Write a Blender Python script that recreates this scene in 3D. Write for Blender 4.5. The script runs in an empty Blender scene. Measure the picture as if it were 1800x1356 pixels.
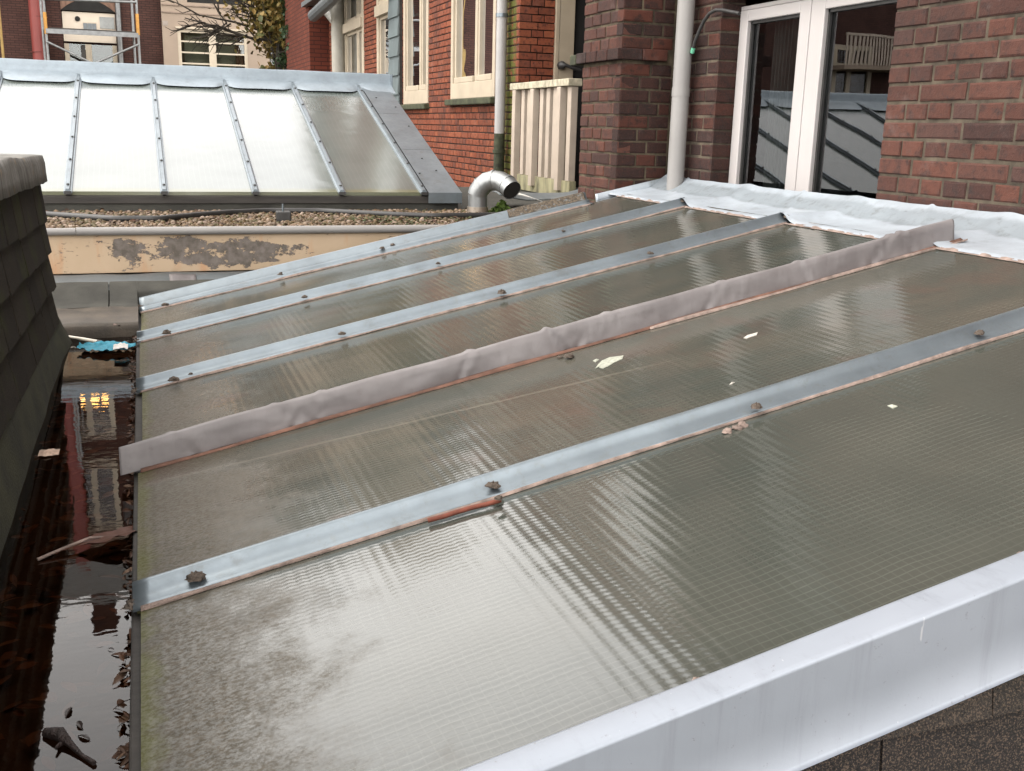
import bpy, math, random
from mathutils import Vector, Matrix, noise
random.seed(7)
SC = bpy.context.scene
COL = SC.collection
R = random.random
def U(a, b): return a + (b - a) * random.random()

# ------------------------------------------------------------------ camera
# Camera stands at the origin (eye level z = 0); the yard lies 4.2 m below.
_Y = Vector((-653, -470, 1800)).normalized()
_t = -1800 * 1800 / (.025 * 653 - 470)
_D = Vector((-.025 * _t, _t, 1800)).normalized()
_Z = -_D
_X = _Y.cross(_Z).normalized()
ROT = Matrix((_X, _Y, _Z))                     # camera(right,down,fwd) -> world
cam_d = bpy.data.cameras.new('camera'); cam = bpy.data.objects.new('camera', cam_d); COL.objects.link(cam)
right = ROT @ Vector((1, 0, 0)); down = ROT @ Vector((0, 1, 0)); fwd = ROT @ Vector((0, 0, 1))
M = Matrix((right, -down, -fwd)).transposed().to_4x4()
cam.matrix_world = M
cam_d.sensor_width = 36; cam_d.lens = 36; cam_d.sensor_fit = 'HORIZONTAL'
cam_d.clip_start = .05; cam_d.clip_end = 400
SC.camera = cam

# ------------------------------------------------------------------ world: overcast sky
w = bpy.data.worlds.new('World'); SC.world = w; w.use_nodes = True
nt = w.node_tree; nt.nodes.clear()
SUN_EL, SUN_AZ = math.radians(55), math.radians(285)
sky = nt.nodes.new('ShaderNodeTexSky'); sky.sky_type = 'NISHITA'; sky.sun_disc = False
sky.sun_elevation = SUN_EL; sky.sun_rotation = SUN_AZ
sky.air_density = 1.5; sky.dust_density = 4; sky.ozone_density = 1
tc = nt.nodes.new('ShaderNodeTexCoord')
mp = nt.nodes.new('ShaderNodeMapping'); mp.inputs['Scale'].default_value = (1, 1, 2.5)
nz = nt.nodes.new('ShaderNodeTexNoise'); nz.inputs['Scale'].default_value = 1.6; nz.inputs['Detail'].default_value = 5
cr = nt.nodes.new('ShaderNodeValToRGB')
cr.color_ramp.elements[0].position = .3; cr.color_ramp.elements[0].color = (14.2, 13.9, 13.9, 1)
cr.color_ramp.elements[1].position = .7; cr.color_ramp.elements[1].color = (20.0, 18.9, 17.6, 1)
mx = nt.nodes.new('ShaderNodeMix'); mx.data_type = 'RGBA'; mx.inputs[0].default_value = .85
bg = nt.nodes.new('ShaderNodeBackground'); bg.inputs['Strength'].default_value = .1
wo = nt.nodes.new('ShaderNodeOutputWorld')
L = nt.links.new
L(tc.outputs['Generated'], mp.inputs['Vector']); L(mp.outputs['Vector'], nz.inputs['Vector'])
L(nz.outputs['Fac'], cr.inputs['Fac'])
L(sky.outputs[0], mx.inputs[6]); L(cr.outputs[0], mx.inputs[7]); 
# overcast layer a little brighter low down than overhead
sx_ = nt.nodes.new('ShaderNodeSeparateXYZ'); L(tc.outputs['Generated'], sx_.inputs[0])
mr = nt.nodes.new('ShaderNodeMapRange'); mr.inputs[1].default_value = .38; mr.inputs[2].default_value = 1.0; mr.inputs[3].default_value = 1.22; mr.inputs[4].default_value = .58
L(sx_.outputs[2], mr.inputs[0])
mm_ = nt.nodes.new('ShaderNodeVectorMath'); mm_.operation = 'SCALE'
L(mx.outputs[2], mm_.inputs[0]); L(mr.outputs[0], mm_.inputs['Scale']); L(mm_.outputs[0], bg.inputs['Color'])
L(bg.outputs[0], wo.inputs[0])
sd = bpy.data.lights.new('sun', 'SUN'); sd.energy = .8; sd.angle = math.radians(25); sd.color = (1, .95, .88)
so = bpy.data.objects.new('sun', sd); COL.objects.link(so)
sdir = Vector((math.sin(SUN_AZ) * math.cos(SUN_EL), math.cos(SUN_AZ) * math.cos(SUN_EL), math.sin(SUN_EL)))
so.rotation_euler = sdir.to_track_quat('Z', 'Y').to_euler()
so.location = (0, 0, 30)
SC.view_settings.view_transform = 'Standard'; SC.view_settings.look = 'None'
SC.view_settings.gamma = 1; SC.view_settings.use_curve_mapping = False
SC.view_settings.exposure = 1.30
SC.render.engine = 'CYCLES'
SC.cycles.use_denoising = True
SC.cycles.max_bounces = 8; SC.cycles.transparent_max_bounces = 12
SC.cycles.caustics_reflective = False

# ------------------------------------------------------------------ pixel of the 1800 px photograph -> point on a world plane
def ray(u, v): return ROT @ Vector((u - 900, v - 678, 1800))
def onX(u, v, x): r = ray(u, v); return r * (x / r.x)
def onY(u, v, y): r = ray(u, v); return r * (y / r.y)
def onZ(u, v, z): r = ray(u, v); return r * (z / r.z)

# ------------------------------------------------------------------ material helpers
class NT:
    def __init__(s, name):
        s.m = bpy.data.materials.new(name); s.m.use_nodes = True
        s.t = s.m.node_tree; s.t.nodes.clear()
        s.out = s.n('ShaderNodeOutputMaterial')
        s.geo = s.n('ShaderNodeNewGeometry'); s.P = s.geo.outputs['Position']
    def n(s, t, **k):
        x = s.t.nodes.new(t)
        for a, b in k.items(): setattr(x, a, b)
        return x
    def set(s, sock, v):
        if hasattr(v, 'is_linked') or hasattr(v, 'links'): s.t.links.new(v, sock)
        else: sock.default_value = v
    def math(s, op, a, b=0.0, c=None, clamp=False):
        x = s.n('ShaderNodeMath', operation=op, use_clamp=clamp)
        s.set(x.inputs[0], a); s.set(x.inputs[1], b)
        if c is not None: s.set(x.inputs[2], c)
        return x.outputs[0]
    def noise(s, scale, detail=4, rough=.55, vec=None, stretch=None):
        x = s.n('ShaderNodeTexNoise'); x.inputs['Scale'].default_value = scale
        x.inputs['Detail'].default_value = detail; x.inputs['Roughness'].default_value = rough
        v = vec or s.P
        if stretch:
            mp = s.n('ShaderNodeMapping'); mp.inputs['Scale'].default_value = stretch
            s.set(mp.inputs['Vector'], v); v = mp.outputs[0]
        s.set(x.inputs['Vector'], v)
        return x.outputs['Fac']
    def ramp(s, f, stops):
        x = s.n('ShaderNodeValToRGB'); e = x.color_ramp.elements
        while len(e) < len(stops): e.new(.5)
        for i, (p, c) in enumerate(stops):
            e[i].position = p; e[i].color = c if len(c) == 4 else (*c, 1)
        s.set(x.inputs[0], f); return x.outputs[0]
    def step(s, f, a, b):
        x = s.n('ShaderNodeMapRange'); x.interpolation_type = 'SMOOTHSTEP'
        s.set(x.inputs[0], f); s.set(x.inputs[1], a); s.set(x.inputs[2], b)
        return x.outputs[0]
    def mix(s, f, a, b, mode='MIX'):
        x = s.n('ShaderNodeMix', data_type='RGBA', blend_type=mode)
        s.set(x.inputs[0], f)
        s.set(x.inputs[6], a if not isinstance(a, tuple) else (*a[:3], 1)); s.set(x.inputs[7], b if not isinstance(b, tuple) else (*b[:3], 1))
        return x.outputs[2]
    def xyz(s, v=None):
        x = s.n('ShaderNodeSeparateXYZ'); s.set(x.inputs[0], v or s.P); return x.outputs
    def bump(s, h, strength=.5, dist=.01, normal=None):
        x = s.n('ShaderNodeBump'); s.set(x.inputs['Height'], h); s.set(x.inputs['Strength'], strength)
        x.inputs['Distance'].default_value = dist
        if normal: s.set(x.inputs['Normal'], normal)
        return x.outputs[0]
    def bsdf(s, color, rough=.7, metal=0, normal=None, ior=1.5, spec=.5, coat=0):
        x = s.n('ShaderNodeBsdfPrincipled')
        s.set(x.inputs['Base Color'], color if not isinstance(color, tuple) else (*color[:3], 1))
        s.set(x.inputs['Roughness'], rough); s.set(x.inputs['Metallic'], metal)
        x.inputs['IOR'].default_value = ior
        x.inputs['Specular IOR Level'].default_value = spec
        if coat: x.inputs['Coat Weight'].default_value = coat
        if normal: s.set(x.inputs['Normal'], normal)
        s.t.links.new(x.outputs[0], s.out.inputs[0]); return x
    def rnd(s):
        oi = s.n('ShaderNodeObjectInfo')
        return s.math('FRACT', s.math('ADD', oi.outputs['Random'], s.geo.outputs['Random Per Island']))

def simple(name, c, rough=.6, metal=0, var=.25, scale=6, bump=.15, bscale=60, dist=.004, spec=.5, stretch=None):
    m = NT(name)
    f = m.noise(scale, 5, .6, stretch=stretch)
    c1 = tuple(v * (1 - var) for v in c[:3]); c2 = tuple(min(1, v * (1 + var)) for v in c[:3])
    col = m.ramp(f, [(.3, c1), (.7, c2)])
    nrm = m.bump(m.noise(bscale, 4), bump, dist) if bump else None
    m.bsdf(col, rough, metal, nrm, spec=spec)
    return m.m

def brick_mat(name, cols, grime, moss_y=None):
    m = NT(name)
    r = m.rnd()
    base = m.ramp(r, [(i / (len(cols) - 1), c) for i, c in enumerate(cols)])
    f = m.noise(28, 6, .65)
    base = m.mix(m.step(f, .45, .75), base, grime)
    f2 = m.noise(140, 3, .6)
    base = m.mix(m.math('MULTIPLY', m.step(f2, .5, .75), .4), base, tuple(min(1, v * 1.35) for v in cols[-1]))
    big = m.noise(1.7, 4, .6)
    base = m.mix(m.math('MULTIPLY', m.step(big, .5, .72), .55), base, grime)
    if moss_y:
        x, y, z = m.xyz()
        a = m.math('SUBTRACT', 1.0, m.step(m.math('ABSOLUTE', m.math('SUBTRACT', y, moss_y[0])), moss_y[1] * .6, moss_y[1]))
        a = m.math('MULTIPLY', a, m.step(m.noise(14, 4), .3, .5))
        base = m.mix(m.math('MULTIPLY', a, .9), base, (.075, .09, .015))
    salt = m.math('MULTIPLY', m.step(m.noise(4.5, 6, .75), .56, .74), .35)
    base = m.mix(salt, base, tuple(min(1, v * .7 + .09) for v in cols[1]))
    h = m.math('ADD', m.math('MULTIPLY', m.noise(60, 5, .7), .7), m.math('MULTIPLY', m.noise(260, 3), .3))
    m.bsdf(base, .88, 0, m.bump(h, .9, .006), spec=.3)
    return m.m

def mortar_mat(name, a, b):
    m = NT(name)
    col = m.ramp(m.noise(9, 5, .65), [(.35, a), (.7, b)])
    m.bsdf(col, .95, 0, m.bump(m.noise(150, 4, .7), .6, .003), spec=.2)
    return m.m

BR_NEAR = brick_mat('brick_brown_red', [(.040, .020, .017), (.085, .033, .023), (.060, .027, .021), (.105, .040, .027), (.066, .034, .028)], (.032, .021, .019))
BR_PIER = brick_mat('brick_dark_pier', [(.026, .015, .013), (.044, .019, .015), (.034, .017, .014), (.085, .028, .018)], (.018, .013, .012))
BR_RED = brick_mat('brick_orange_red', [(.15, .043, .022), (.23, .063, .03), (.185, .051, .026), (.27, .08, .037), (.12, .04, .026)], (.05, .024, .019), moss_y=(8.62, .16))
MO_NEAR = mortar_mat('mortar_light', (.04, .033, .026), (.135, .11, .08))
MO_PIER = mortar_mat('mortar_pier', (.03, .024, .018), (.13, .105, .07))
MO_RED = mortar_mat('mortar_dark', (.022, .013, .010), (.05, .028, .02))

def zinc_mat(name, c, rough=.42, metal=.55, dirt=.3, bumpd=.004, band=False):
    m = NT(name)
    f = m.noise(7, 5, .6); g = m.noise(45, 4, .7)
    col = m.ramp(f, [(.3, tuple(v * .82 for v in c)), (.7, tuple(min(1, v * 1.12) for v in c))])
    col = m.mix(m.math('MULTIPLY', m.step(g, .52, .8), dirt), col, (.16, .15, .12))
    col = m.mix(m.math('MULTIPLY', m.step(m.noise(11, 6, .75), .54, .70), dirt * 1.2), col, (.11, .105, .09))
    if band:   # shade of the turned-up strip painted into the colour, blotched with grime
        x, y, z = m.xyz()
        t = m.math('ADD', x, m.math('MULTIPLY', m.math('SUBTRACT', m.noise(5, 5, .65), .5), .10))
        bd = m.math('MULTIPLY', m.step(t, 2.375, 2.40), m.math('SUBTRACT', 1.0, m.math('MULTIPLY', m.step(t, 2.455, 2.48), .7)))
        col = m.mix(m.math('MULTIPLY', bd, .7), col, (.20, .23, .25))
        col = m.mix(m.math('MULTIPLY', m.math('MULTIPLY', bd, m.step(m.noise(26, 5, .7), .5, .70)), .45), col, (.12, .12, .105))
    rr = m.math('MULTIPLY_ADD', g, .25, rough - .12)
    h = m.math('ADD', m.math('MULTIPLY', m.noise(5, 2), 3.0), m.math('MULTIPLY', m.noise(120, 3), .12))
    m.bsdf(col, rr, metal, m.bump(h, .35, bumpd))
    return m.m
ZINC = zinc_mat('zinc', (.20, .235, .26), .36, .6)
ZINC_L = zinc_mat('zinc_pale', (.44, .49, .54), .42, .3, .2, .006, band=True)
def coping_zinc():
    m = NT('coping_zinc')
    x, y, z = m.xyz()
    col = m.ramp(m.noise(2.5, 5, .6), [(.3, (.27, .30, .345)), (.7, (.335, .365, .415))])
    st = m.step(m.noise(22, 5, .7, stretch=(1, .3, .06)), .52, .74)
    col = m.mix(m.math('MULTIPLY', st, .40), col, (.185, .20, .225))
    col = m.mix(m.math('MULTIPLY', m.step(m.noise(75, 5, .8), .62, .70), .55), col, (.17, .165, .155))
    col = m.mix(m.math('MULTIPLY', m.step(m.noise(34, 3, .6, stretch=(1.5, 1, .35)), .70, .73), .8), col, (.55, .56, .58))
    h = m.math('ADD', m.math('MULTIPLY', m.noise(3.5, 2), 2.5), m.math('MULTIPLY', m.noise(150, 3), .10))
    m.bsdf(col, m.math('MULTIPLY_ADD', m.noise(12, 4), .3, .28), .25, m.bump(h, .35, .004)); return m.m
ZINC_C = coping_zinc()
ZINC_D = zinc_mat('zinc_dark', (.16, .18, .19), .5, .4, .4)
ZINC_R = zinc_mat('skylight_ridge_zinc', (.27, .32, .36), .42, .3, .2, .004)
STEEL = zinc_mat('flue_steel', (.30, .31, .31), .38, .75, .15, .0006)

# wired patterned roof glass: rolled ribs, wire mesh, dirt and algae near the eave
TIDE = 2.315
def roof_glass(name, near):
    m = NT(name)
    x, y, z = m.xyz()
    body = m.ramp(m.noise(2.2, 5, .6), [(.3, (.044, .050, .043)), (.7, (.064, .069, .058))] if near else [(.3, (.10, .118, .110)), (.7, (.13, .15, .14))])
    TAU = 2 * math.pi
    if near:
        along, across = x, y
    else:
        along, across = y, x
    def lines(c, per, wid):
        c = m.math('ADD', c, m.math('MULTIPLY', m.noise(7, 2), .02))
        t = m.math('ABSOLUTE', m.math('SUBTRACT', m.math('FRACT', m.math('DIVIDE', c, per)), .5))
        return m.math('SUBTRACT', 1.0, m.step(t, wid * .4, wid))
    if near:
        wx = m.math('MAXIMUM', lines(across, .0145, .12), m.math('MULTIPLY', lines(along, .0145, .10), .5))
        body = m.mix(m.math('MULTIPLY', wx, m.math('MULTIPLY_ADD', m.noise(5, 4), .3, -.03)), body, (.22, .23, .20))
        # dirt and algae along the eave (x about -0.05) and along the sealing lines
        d = m.math('ADD', m.math('MULTIPLY', m.math('SUBTRACT', x, -.05), 1.0), m.math('MULTIPLY', m.math('SUBTRACT', m.noise(7, 6, .72), .5), .58))
        de = m.math('SUBTRACT', 1.0, m.step(d, .10, .34))
        spk = m.step(m.noise(170, 4, .8, stretch=(.7, 1, 1)), .40, .60)
        wet = m.math('MULTIPLY', de, m.math('MULTIPLY_ADD', spk, .45, .55))
        body = m.mix(m.math('MULTIPLY', wet, .9), body, m.ramp(m.noise(70, 5, .7, stretch=(.5, 1, 1)), [(.35, (.060, .050, .034)), (.65, (.108, .090, .066))]))
        yl = m.math('ADD', y, m.math('MULTIPLY', m.math('SUBTRACT', m.noise(9, 5, .7), .5), .018))
        tide = m.math('MULTIPLY', m.math('SUBTRACT', 1.0, m.step(m.math('ABSOLUTE', m.math('SUBTRACT', m.math('MULTIPLY_ADD', x, .16, yl), TIDE)), .001, .009)), m.math('SUBTRACT', 1.0, m.step(x, 1.0, 1.25)))
        body = m.mix(m.math('MULTIPLY', tide, .45), body, (.19, .175, .145))
        al = m.math('SUBTRACT', 1.0, m.step(m.math('ADD', x, m.math('MULTIPLY', m.noise(14, 5, .7), .11)), .005, .045))
        body = m.mix(m.math('MULTIPLY', al, .8), body, (.085, .088, .024))
        film = m.math('MULTIPLY', m.step(m.noise(3.1, 5, .6, stretch=(.5, 1.6, 1)), .35, .7), .5)
        film = m.math('MULTIPLY', film, m.math('MULTIPLY_ADD', m.step(y, 1.69, 1.72), .8, .2))
        body = m.mix(film, body, (.105, .092, .072))
        red = m.math('MULTIPLY', m.math('MULTIPLY', m.step(m.noise(4.5, 3), .56, .7), .35), m.step(y, 1.69, 1.72))
        body = m.mix(red, body, (.095, .062, .05))
    else:
        wx = lines(across, .03, .12)
        body = m.mix(m.math('MULTIPLY', wx, .12), body, (.22, .24, .23))
        wet = 0.0
        lip = m.math('SUBTRACT', 1.0, m.step(m.math('ADD', y, m.math('MULTIPLY', m.noise(9, 3), .05)), 6.09, 6.14))
        body = m.mix(m.math('MULTIPLY', lip, .6), body, (.15, .15, .07))
    s1 = m.math('SINE', m.math('MULTIPLY', along, TAU / .0215))
    s2 = m.math('SINE', m.math('MULTIPLY', m.math('ADD', across, m.math('MULTIPLY', s1, .0012)), TAU / .0126))
    a1 = m.math('MULTIPLY', s1,   .000062 if near else .00003)
    a2 = m.math('MULTIPLY', s2, .000030 if near else .000008)
    warp = m.math('MULTIPLY', m.noise(3.0, 2), .004 if near else .003)
    hh = m.math('ADD', m.math('ADD', a1, a2), warp)
    hh = m.math('ADD', hh, m.math('MULTIPLY', m.noise(420, 2), .00006))
    nrm = m.bump(hh, 1.0, 1.0)
    rough = m.math('MULTIPLY_ADD', wet, .35, .10) if near else .12
    b = m.bsdf(body, rough, 0, nrm, ior=1.78 if near else 1.9, spec=.5)
    if near:
        # every pane but the nearest carries a duller film of grime
        dull = m.math('MULTIPLY', m.step(y, 1.69, 1.72), m.math('MULTIPLY_ADD', m.noise(4, 3), .3, .38))
        k = m.math('MULTIPLY', m.math('SUBTRACT', 1.0, m.math('MULTIPLY', wet, .85)), m.math('SUBTRACT', 1.0, dull))
        m.set(b.inputs['Specular IOR Level'], m.math('MULTIPLY', k, .5))
    return m.m
GLASS_N = roof_glass('wired_glass', True)
GLASS_F = roof_glass('ribbed_glass', False)

def clear_glass(name, tint=(.82, .88, .86), ior=1.7, rough=.0):
    m = NT(name)
    f = m.n('ShaderNodeFresnel'); f.inputs['IOR'].default_value = ior
    t = m.n('ShaderNodeBsdfTransparent'); t.inputs[0].default_value = (*tint, 1)
    g = m.n('ShaderNodeBsdfGlossy'); g.inputs['Roughness'].default_value = rough; g.inputs[0].default_value = (.95, .97, 1, 1)
    mx = m.n('ShaderNodeMixShader')
    bp = m.bump(m.noise(2.5, 1), .08, .01)
    m.set(g.inputs['Normal'], bp); m.set(f.inputs['Normal'], bp)
    L = m.t.links.new
    L(f.outputs[0], mx.inputs[0]); L(t.outputs[0], mx.inputs[1]); L(g.outputs[0], mx.inputs[2]); L(mx.outputs[0], m.out.inputs[0])
    return m.m
PANE = clear_glass('window_glass')
DOORPANE = clear_glass('door_glass', (.45, .5, .5), 2.0)

def water_mat():
    m = NT('gutter_water')
    f = m.n('ShaderNodeFresnel'); f.inputs['IOR'].default_value = 1.36
    t = m.n('ShaderNodeBsdfTransparent'); t.inputs[0].default_value = (.52, .35, .24, 1)
    g = m.n('ShaderNodeBsdfGlossy'); g.inputs['Roughness'].default_value = .01
    h = m.math('ADD', m.math('MULTIPLY', m.noise(14, 2, stretch=(.7, 1.6, 1)), 1.0), m.math('MULTIPLY', m.noise(55, 2, stretch=(.6, 1.8, 1)), .12))
    bp = m.bump(h, .35, .0008)
    m.set(g.inputs['Normal'], bp); m.set(f.inputs['Normal'], bp)
    mx = m.n('ShaderNodeMixShader'); L = m.t.links.new
    L(f.outputs[0], mx.inputs[0]); L(t.outputs[0], mx.inputs[1]); L(g.outputs[0], mx.inputs[2]); L(mx.outputs[0], m.out.inputs[0])
    return m.m
WATER = water_mat()

CREAM = simple('cream_paint', (.46, .395, .30), .5, 0, .1, 5, .1)
CREAM_D = simple('cream_door', (.40, .33, .24), .55, 0, .1, 4, .1)
WHITE = simple('white_pvc', (.44, .415, .405), .35, 0, .04, 3, .03)
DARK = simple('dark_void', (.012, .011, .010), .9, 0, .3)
ROOM2 = simple('pale_room_wall', (.34, .32, .29), .9, 0, .3, 2)
ROOM = simple('room_wall', (.14, .135, .12), .9, 0, .3, 2)
CURTAIN = simple('curtain', (.22, .215, .2), .9, 0, .4, 30, .1, stretch=(1, 6, .2))
CURT_R = simple('curtain_rust', (.19, .09, .06), .9, 0, .4, 8, stretch=(8, 1, .2))
FELT = simple('roofing_felt', (.045, .044, .037), .85, 0, .4, 7, .5, 200, .004)
FELT_BR = simple('felt_muddy', (.055, .043, .030), .6, 0, .5, 9, .5, 120, .004)
BLACKWOOD = simple('dark_wood', (.035, .031, .027), .75, 0, .4, 12, .4, 80, .003, stretch=(.3, 1, 3))
RUBBER = simple('black_rubber', (.028, .027, .026), .45, 0, .3, 20)
SEAL = simple('old_sealant', (.09, .07, .055), .9, 0, .5, 60, .9, 180, .006)
SEAL_P = simple('pink_sealant', (.22, .165, .14), .85, 0, .45, 30, .8, 150, .004)
RUST = simple('rust_strip', (.15, .042, .024), .8, 0, .4, 40, .5)
TAPE = None
def tape():
    m = NT('lead_tape')
    col = m.ramp(m.noise(5, 5, .6), [(.3, (.145, .132, .132)), (.7, (.215, .20, .20))])
    col = m.mix(m.math('MULTIPLY', m.step(m.noise(38, 4, .7), .55, .75), .3), col, (.12, .10, .095))
    h = m.math('ADD', m.noise(6, 2, .4, stretch=(1.3, 1.5, 2.0)), m.math('MULTIPLY', m.noise(24, 1, .4, stretch=(1.8, 1, .5)), .12))
    m.bsdf(col, .5, 0, m.bump(h, .7, .022)); return m.m
TAPE = tape()
SHINGLE = None
def shingle(name, a, b, moss, gr=.35):
    m = NT(name); r = m.rnd()
    col = m.mix(r, a, b)
    col = m.mix(m.math('MULTIPLY', m.step(m.noise(330, 2, .8), .50, .60), gr), col, (.17, .125, .095))
    col = m.mix(m.math('MULTIPLY', m.step(m.noise(290, 2, .8), .55, .62), gr), col, (.012, .012, .013))
    col = m.mix(m.math('MULTIPLY', m.step(m.noise(5, 5, .6), .48, .7), moss), col, (.045, .05, .018))
    m.bsdf(col, .93, 0, m.bump(m.noise(340, 3, .8), .8, .004), spec=.2); return m.m
SHINGLE = shingle('bitumen_shingle', (.016, .0145, .012), (.030, .026, .019), .7, .22)
SHINGLE_G = shingle('granule_shingle', (.020, .020, .022), (.060, .053, .047), .05, .75)
MOSSY = simple('mossy_felt', (.026, .027, .012), .8, 0, .6, 8, .6, 120, .006)
LEADCAP = None
def leadcap():
    m = NT('weathered_lead_cap')
    c = m.ramp(m.noise(9, 5, .7, stretch=(1, 2.5, .4)), [(.35, (.07, .068, .06)), (.5, (.16, .155, .14)), (.7, (.27, .265, .25))])
    c = m.mix(m.math('MULTIPLY', m.step(m.noise(20, 3), .6, .75), .6), c, (.30, .19, .08))
    m.bsdf(c, .8, 0, m.bump(m.noise(30, 4), .7, .006)); return m.m
LEADCAP = leadcap()
def peeling():
    m = NT('peeling_paint'); x, y, z = m.xyz()
    paint = m.ramp(m.noise(2.2, 5, .6), [(.3, (.46, .34, .22)), (.7, (.56, .43, .30))])
    st = m.math('MULTIPLY', m.step(m.noise(13, 4, stretch=(1, 1, .15)), .55, .7), .45)
    paint = m.mix(st, paint, (.52, .22, .08))
    n = m.noise(10, 8, .74, stretch=(1, 1, 1.7))
    zc = m.math('SUBTRACT', 1.0, m.step(m.math('ABSOLUTE', m.math('SUBTRACT', z, -.595)), .03, .1))
    xc = m.math('MULTIPLY', m.step(x, -.34, .0), m.math('SUBTRACT', 1.0, m.step(x, .45, .8)))
    thr = m.math('MULTIPLY', m.math('MULTIPLY', zc, xc), .20)
    pk = m.math('MAXIMUM', m.step(m.math('ADD', n, thr), .635, .645), m.math('MULTIPLY', m.step(m.noise(48, 6, .75, stretch=(.5, 1, 1.4)), .62, .64), m.step(m.noise(4, 3), .45, .55)))
    col = m.mix(pk, paint, m.ramp(m.noise(30, 4), [(.35, (.105, .088, .07)), (.7, (.21, .18, .16))]))
    edge = m.math('MULTIPLY', m.step(m.noise(3.5, 3, stretch=(1, 1, .3)), .5, .62), m.math('SUBTRACT', 1.0, m.step(z, -.685, -.655)))
    col = m.mix(m.math('MULTIPLY', edge, .7), col, (.12, .085, .035))
    m.bsdf(col, .7, 0, m.bump(m.math('SUBTRACT', 1.0, pk), .8, .002)); return m.m
PEEL = peeling()
RED_DUCT = simple('red_duct', (.20, .035, .028), .5, 0, .1, 2, 0)
SCAFF = simple('scaffold_steel', (.20, .205, .205), .4, .5, .25, 8, .1)
YELLOW = simple('yellow_paint', (.42, .20, .03), .5, 0, .3, 10, .1)
PLASTER = simple('cream_render', (.30, .235, .18), .85, 0, .1, 1.2, .2, 40, .01)
PIPEGREY = simple('grey_downpipe', (.26, .25, .24), .45, 0, .08, 3, .1, 90, .002)
CASTIRON = simple('mossy_cast_iron', (.035, .04, .02), .8, 0, .7, 14, .6, 80, .004)
STONE_SILL = simple('mossy_sill', (.045, .05, .025), .85, 0, .5, 12, .5)
SLATE = simple('blue_slate', (.12, .15, .155), .6, 0, .15, 6, .2)
TILES = simple('roof_tiles', (.10, .05, .04), .8, 0, .3, 3, .4)
BARK = simple('bark', (.035, .028, .02), .9, 0, .3, 10, .5)
GROUND = simple('yard_soil', (.07, .065, .05), .95, 0, .3, .5, .4)
BLUE = simple('blue_cloth', (.05, .32, .44), .7, 0, .25, 25, .4, 90, .006)
WHITEP = simple('white_plastic', (.75, .73, .68), .5, 0, .15, 40, .3)

def far_brick(name, c1, c2, mo, rowh=.065):
    m = NT(name)
    x, y, z = m.xyz()
    cx = m.n('ShaderNodeCombineXYZ'); m.set(cx.inputs[0], m.math('ADD', x, y)); m.set(cx.inputs[1], z)
    b = m.n('ShaderNodeTexBrick'); b.offset = .5
    b.inputs['Scale'].default_value = 1; b.inputs['Brick Width'].default_value = .22; b.inputs['Row Height'].default_value = rowh
    b.inputs['Mortar Size'].default_value = .008; b.inputs['Mortar Smooth'].default_value = .2
    b.inputs['Color1'].default_value = (*c1, 1); b.inputs['Color2'].default_value = (*c2, 1); b.inputs['Mortar'].default_value = (*mo, 1)
    m.set(b.inputs['Vector'], cx.outputs[0])
    col = m.mix(m.math('MULTIPLY', m.step(m.noise(.9, 4), .45, .7), .35), b.outputs[0], tuple(v * .5 for v in c1))
    m.bsdf(col, .9, 0, m.bump(b.outputs['Fac'], .4, -.01), spec=.2); return m.m
FB_BROWN = far_brick('far_brown_brick', (.06, .03, .025), (.085, .042, .033), (.028, .018, .016))
FB_RED = far_brick('far_red_brick', (.10, .028, .018), (.14, .038, .022), (.05, .02, .015))
FB_DARK = far_brick('rear_brick', (.12, .05, .035), (.17, .065, .045), (.12, .1, .08))

def leaf_mat(name, cols, tr=.25):
    m = NT(name)
    c = m.ramp(m.rnd(), [(i / (len(cols) - 1), k) for i, k in enumerate(cols)])
    c = m.mix(m.math('MULTIPLY', m.step(m.noise(40, 3), .45, .7), .35), c, tuple(v * .5 for v in cols[0]))
    m.bsdf(c, .6, 0, spec=.3); return m.m
LITTER = leaf_mat('wet_leaves', [(.05, .024, .014), (.095, .045, .024), (.035, .018, .012), (.15, .09, .055), (.025, .015, .011)])
LEAF_RED = leaf_mat('red_leaf', [(.075, .028, .016), (.11, .042, .024)])
LEAF_AUT = leaf_mat('autumn_leaves', [(.10, .085, .02), (.22, .13, .03), (.06, .07, .02), (.26, .17, .05), (.05, .06, .018)])
LEAF_EVG = leaf_mat('evergreen_leaves', [(.012, .028, .010), (.022, .045, .014), (.03, .055, .02)])
PEBBLE = leaf_mat('pebbles', [(.13, .08, .04), (.19, .13, .08), (.07, .045, .025), (.30, .23, .18), (.11, .07, .03), (.06, .055, .02), (.09, .06, .03)])

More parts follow.
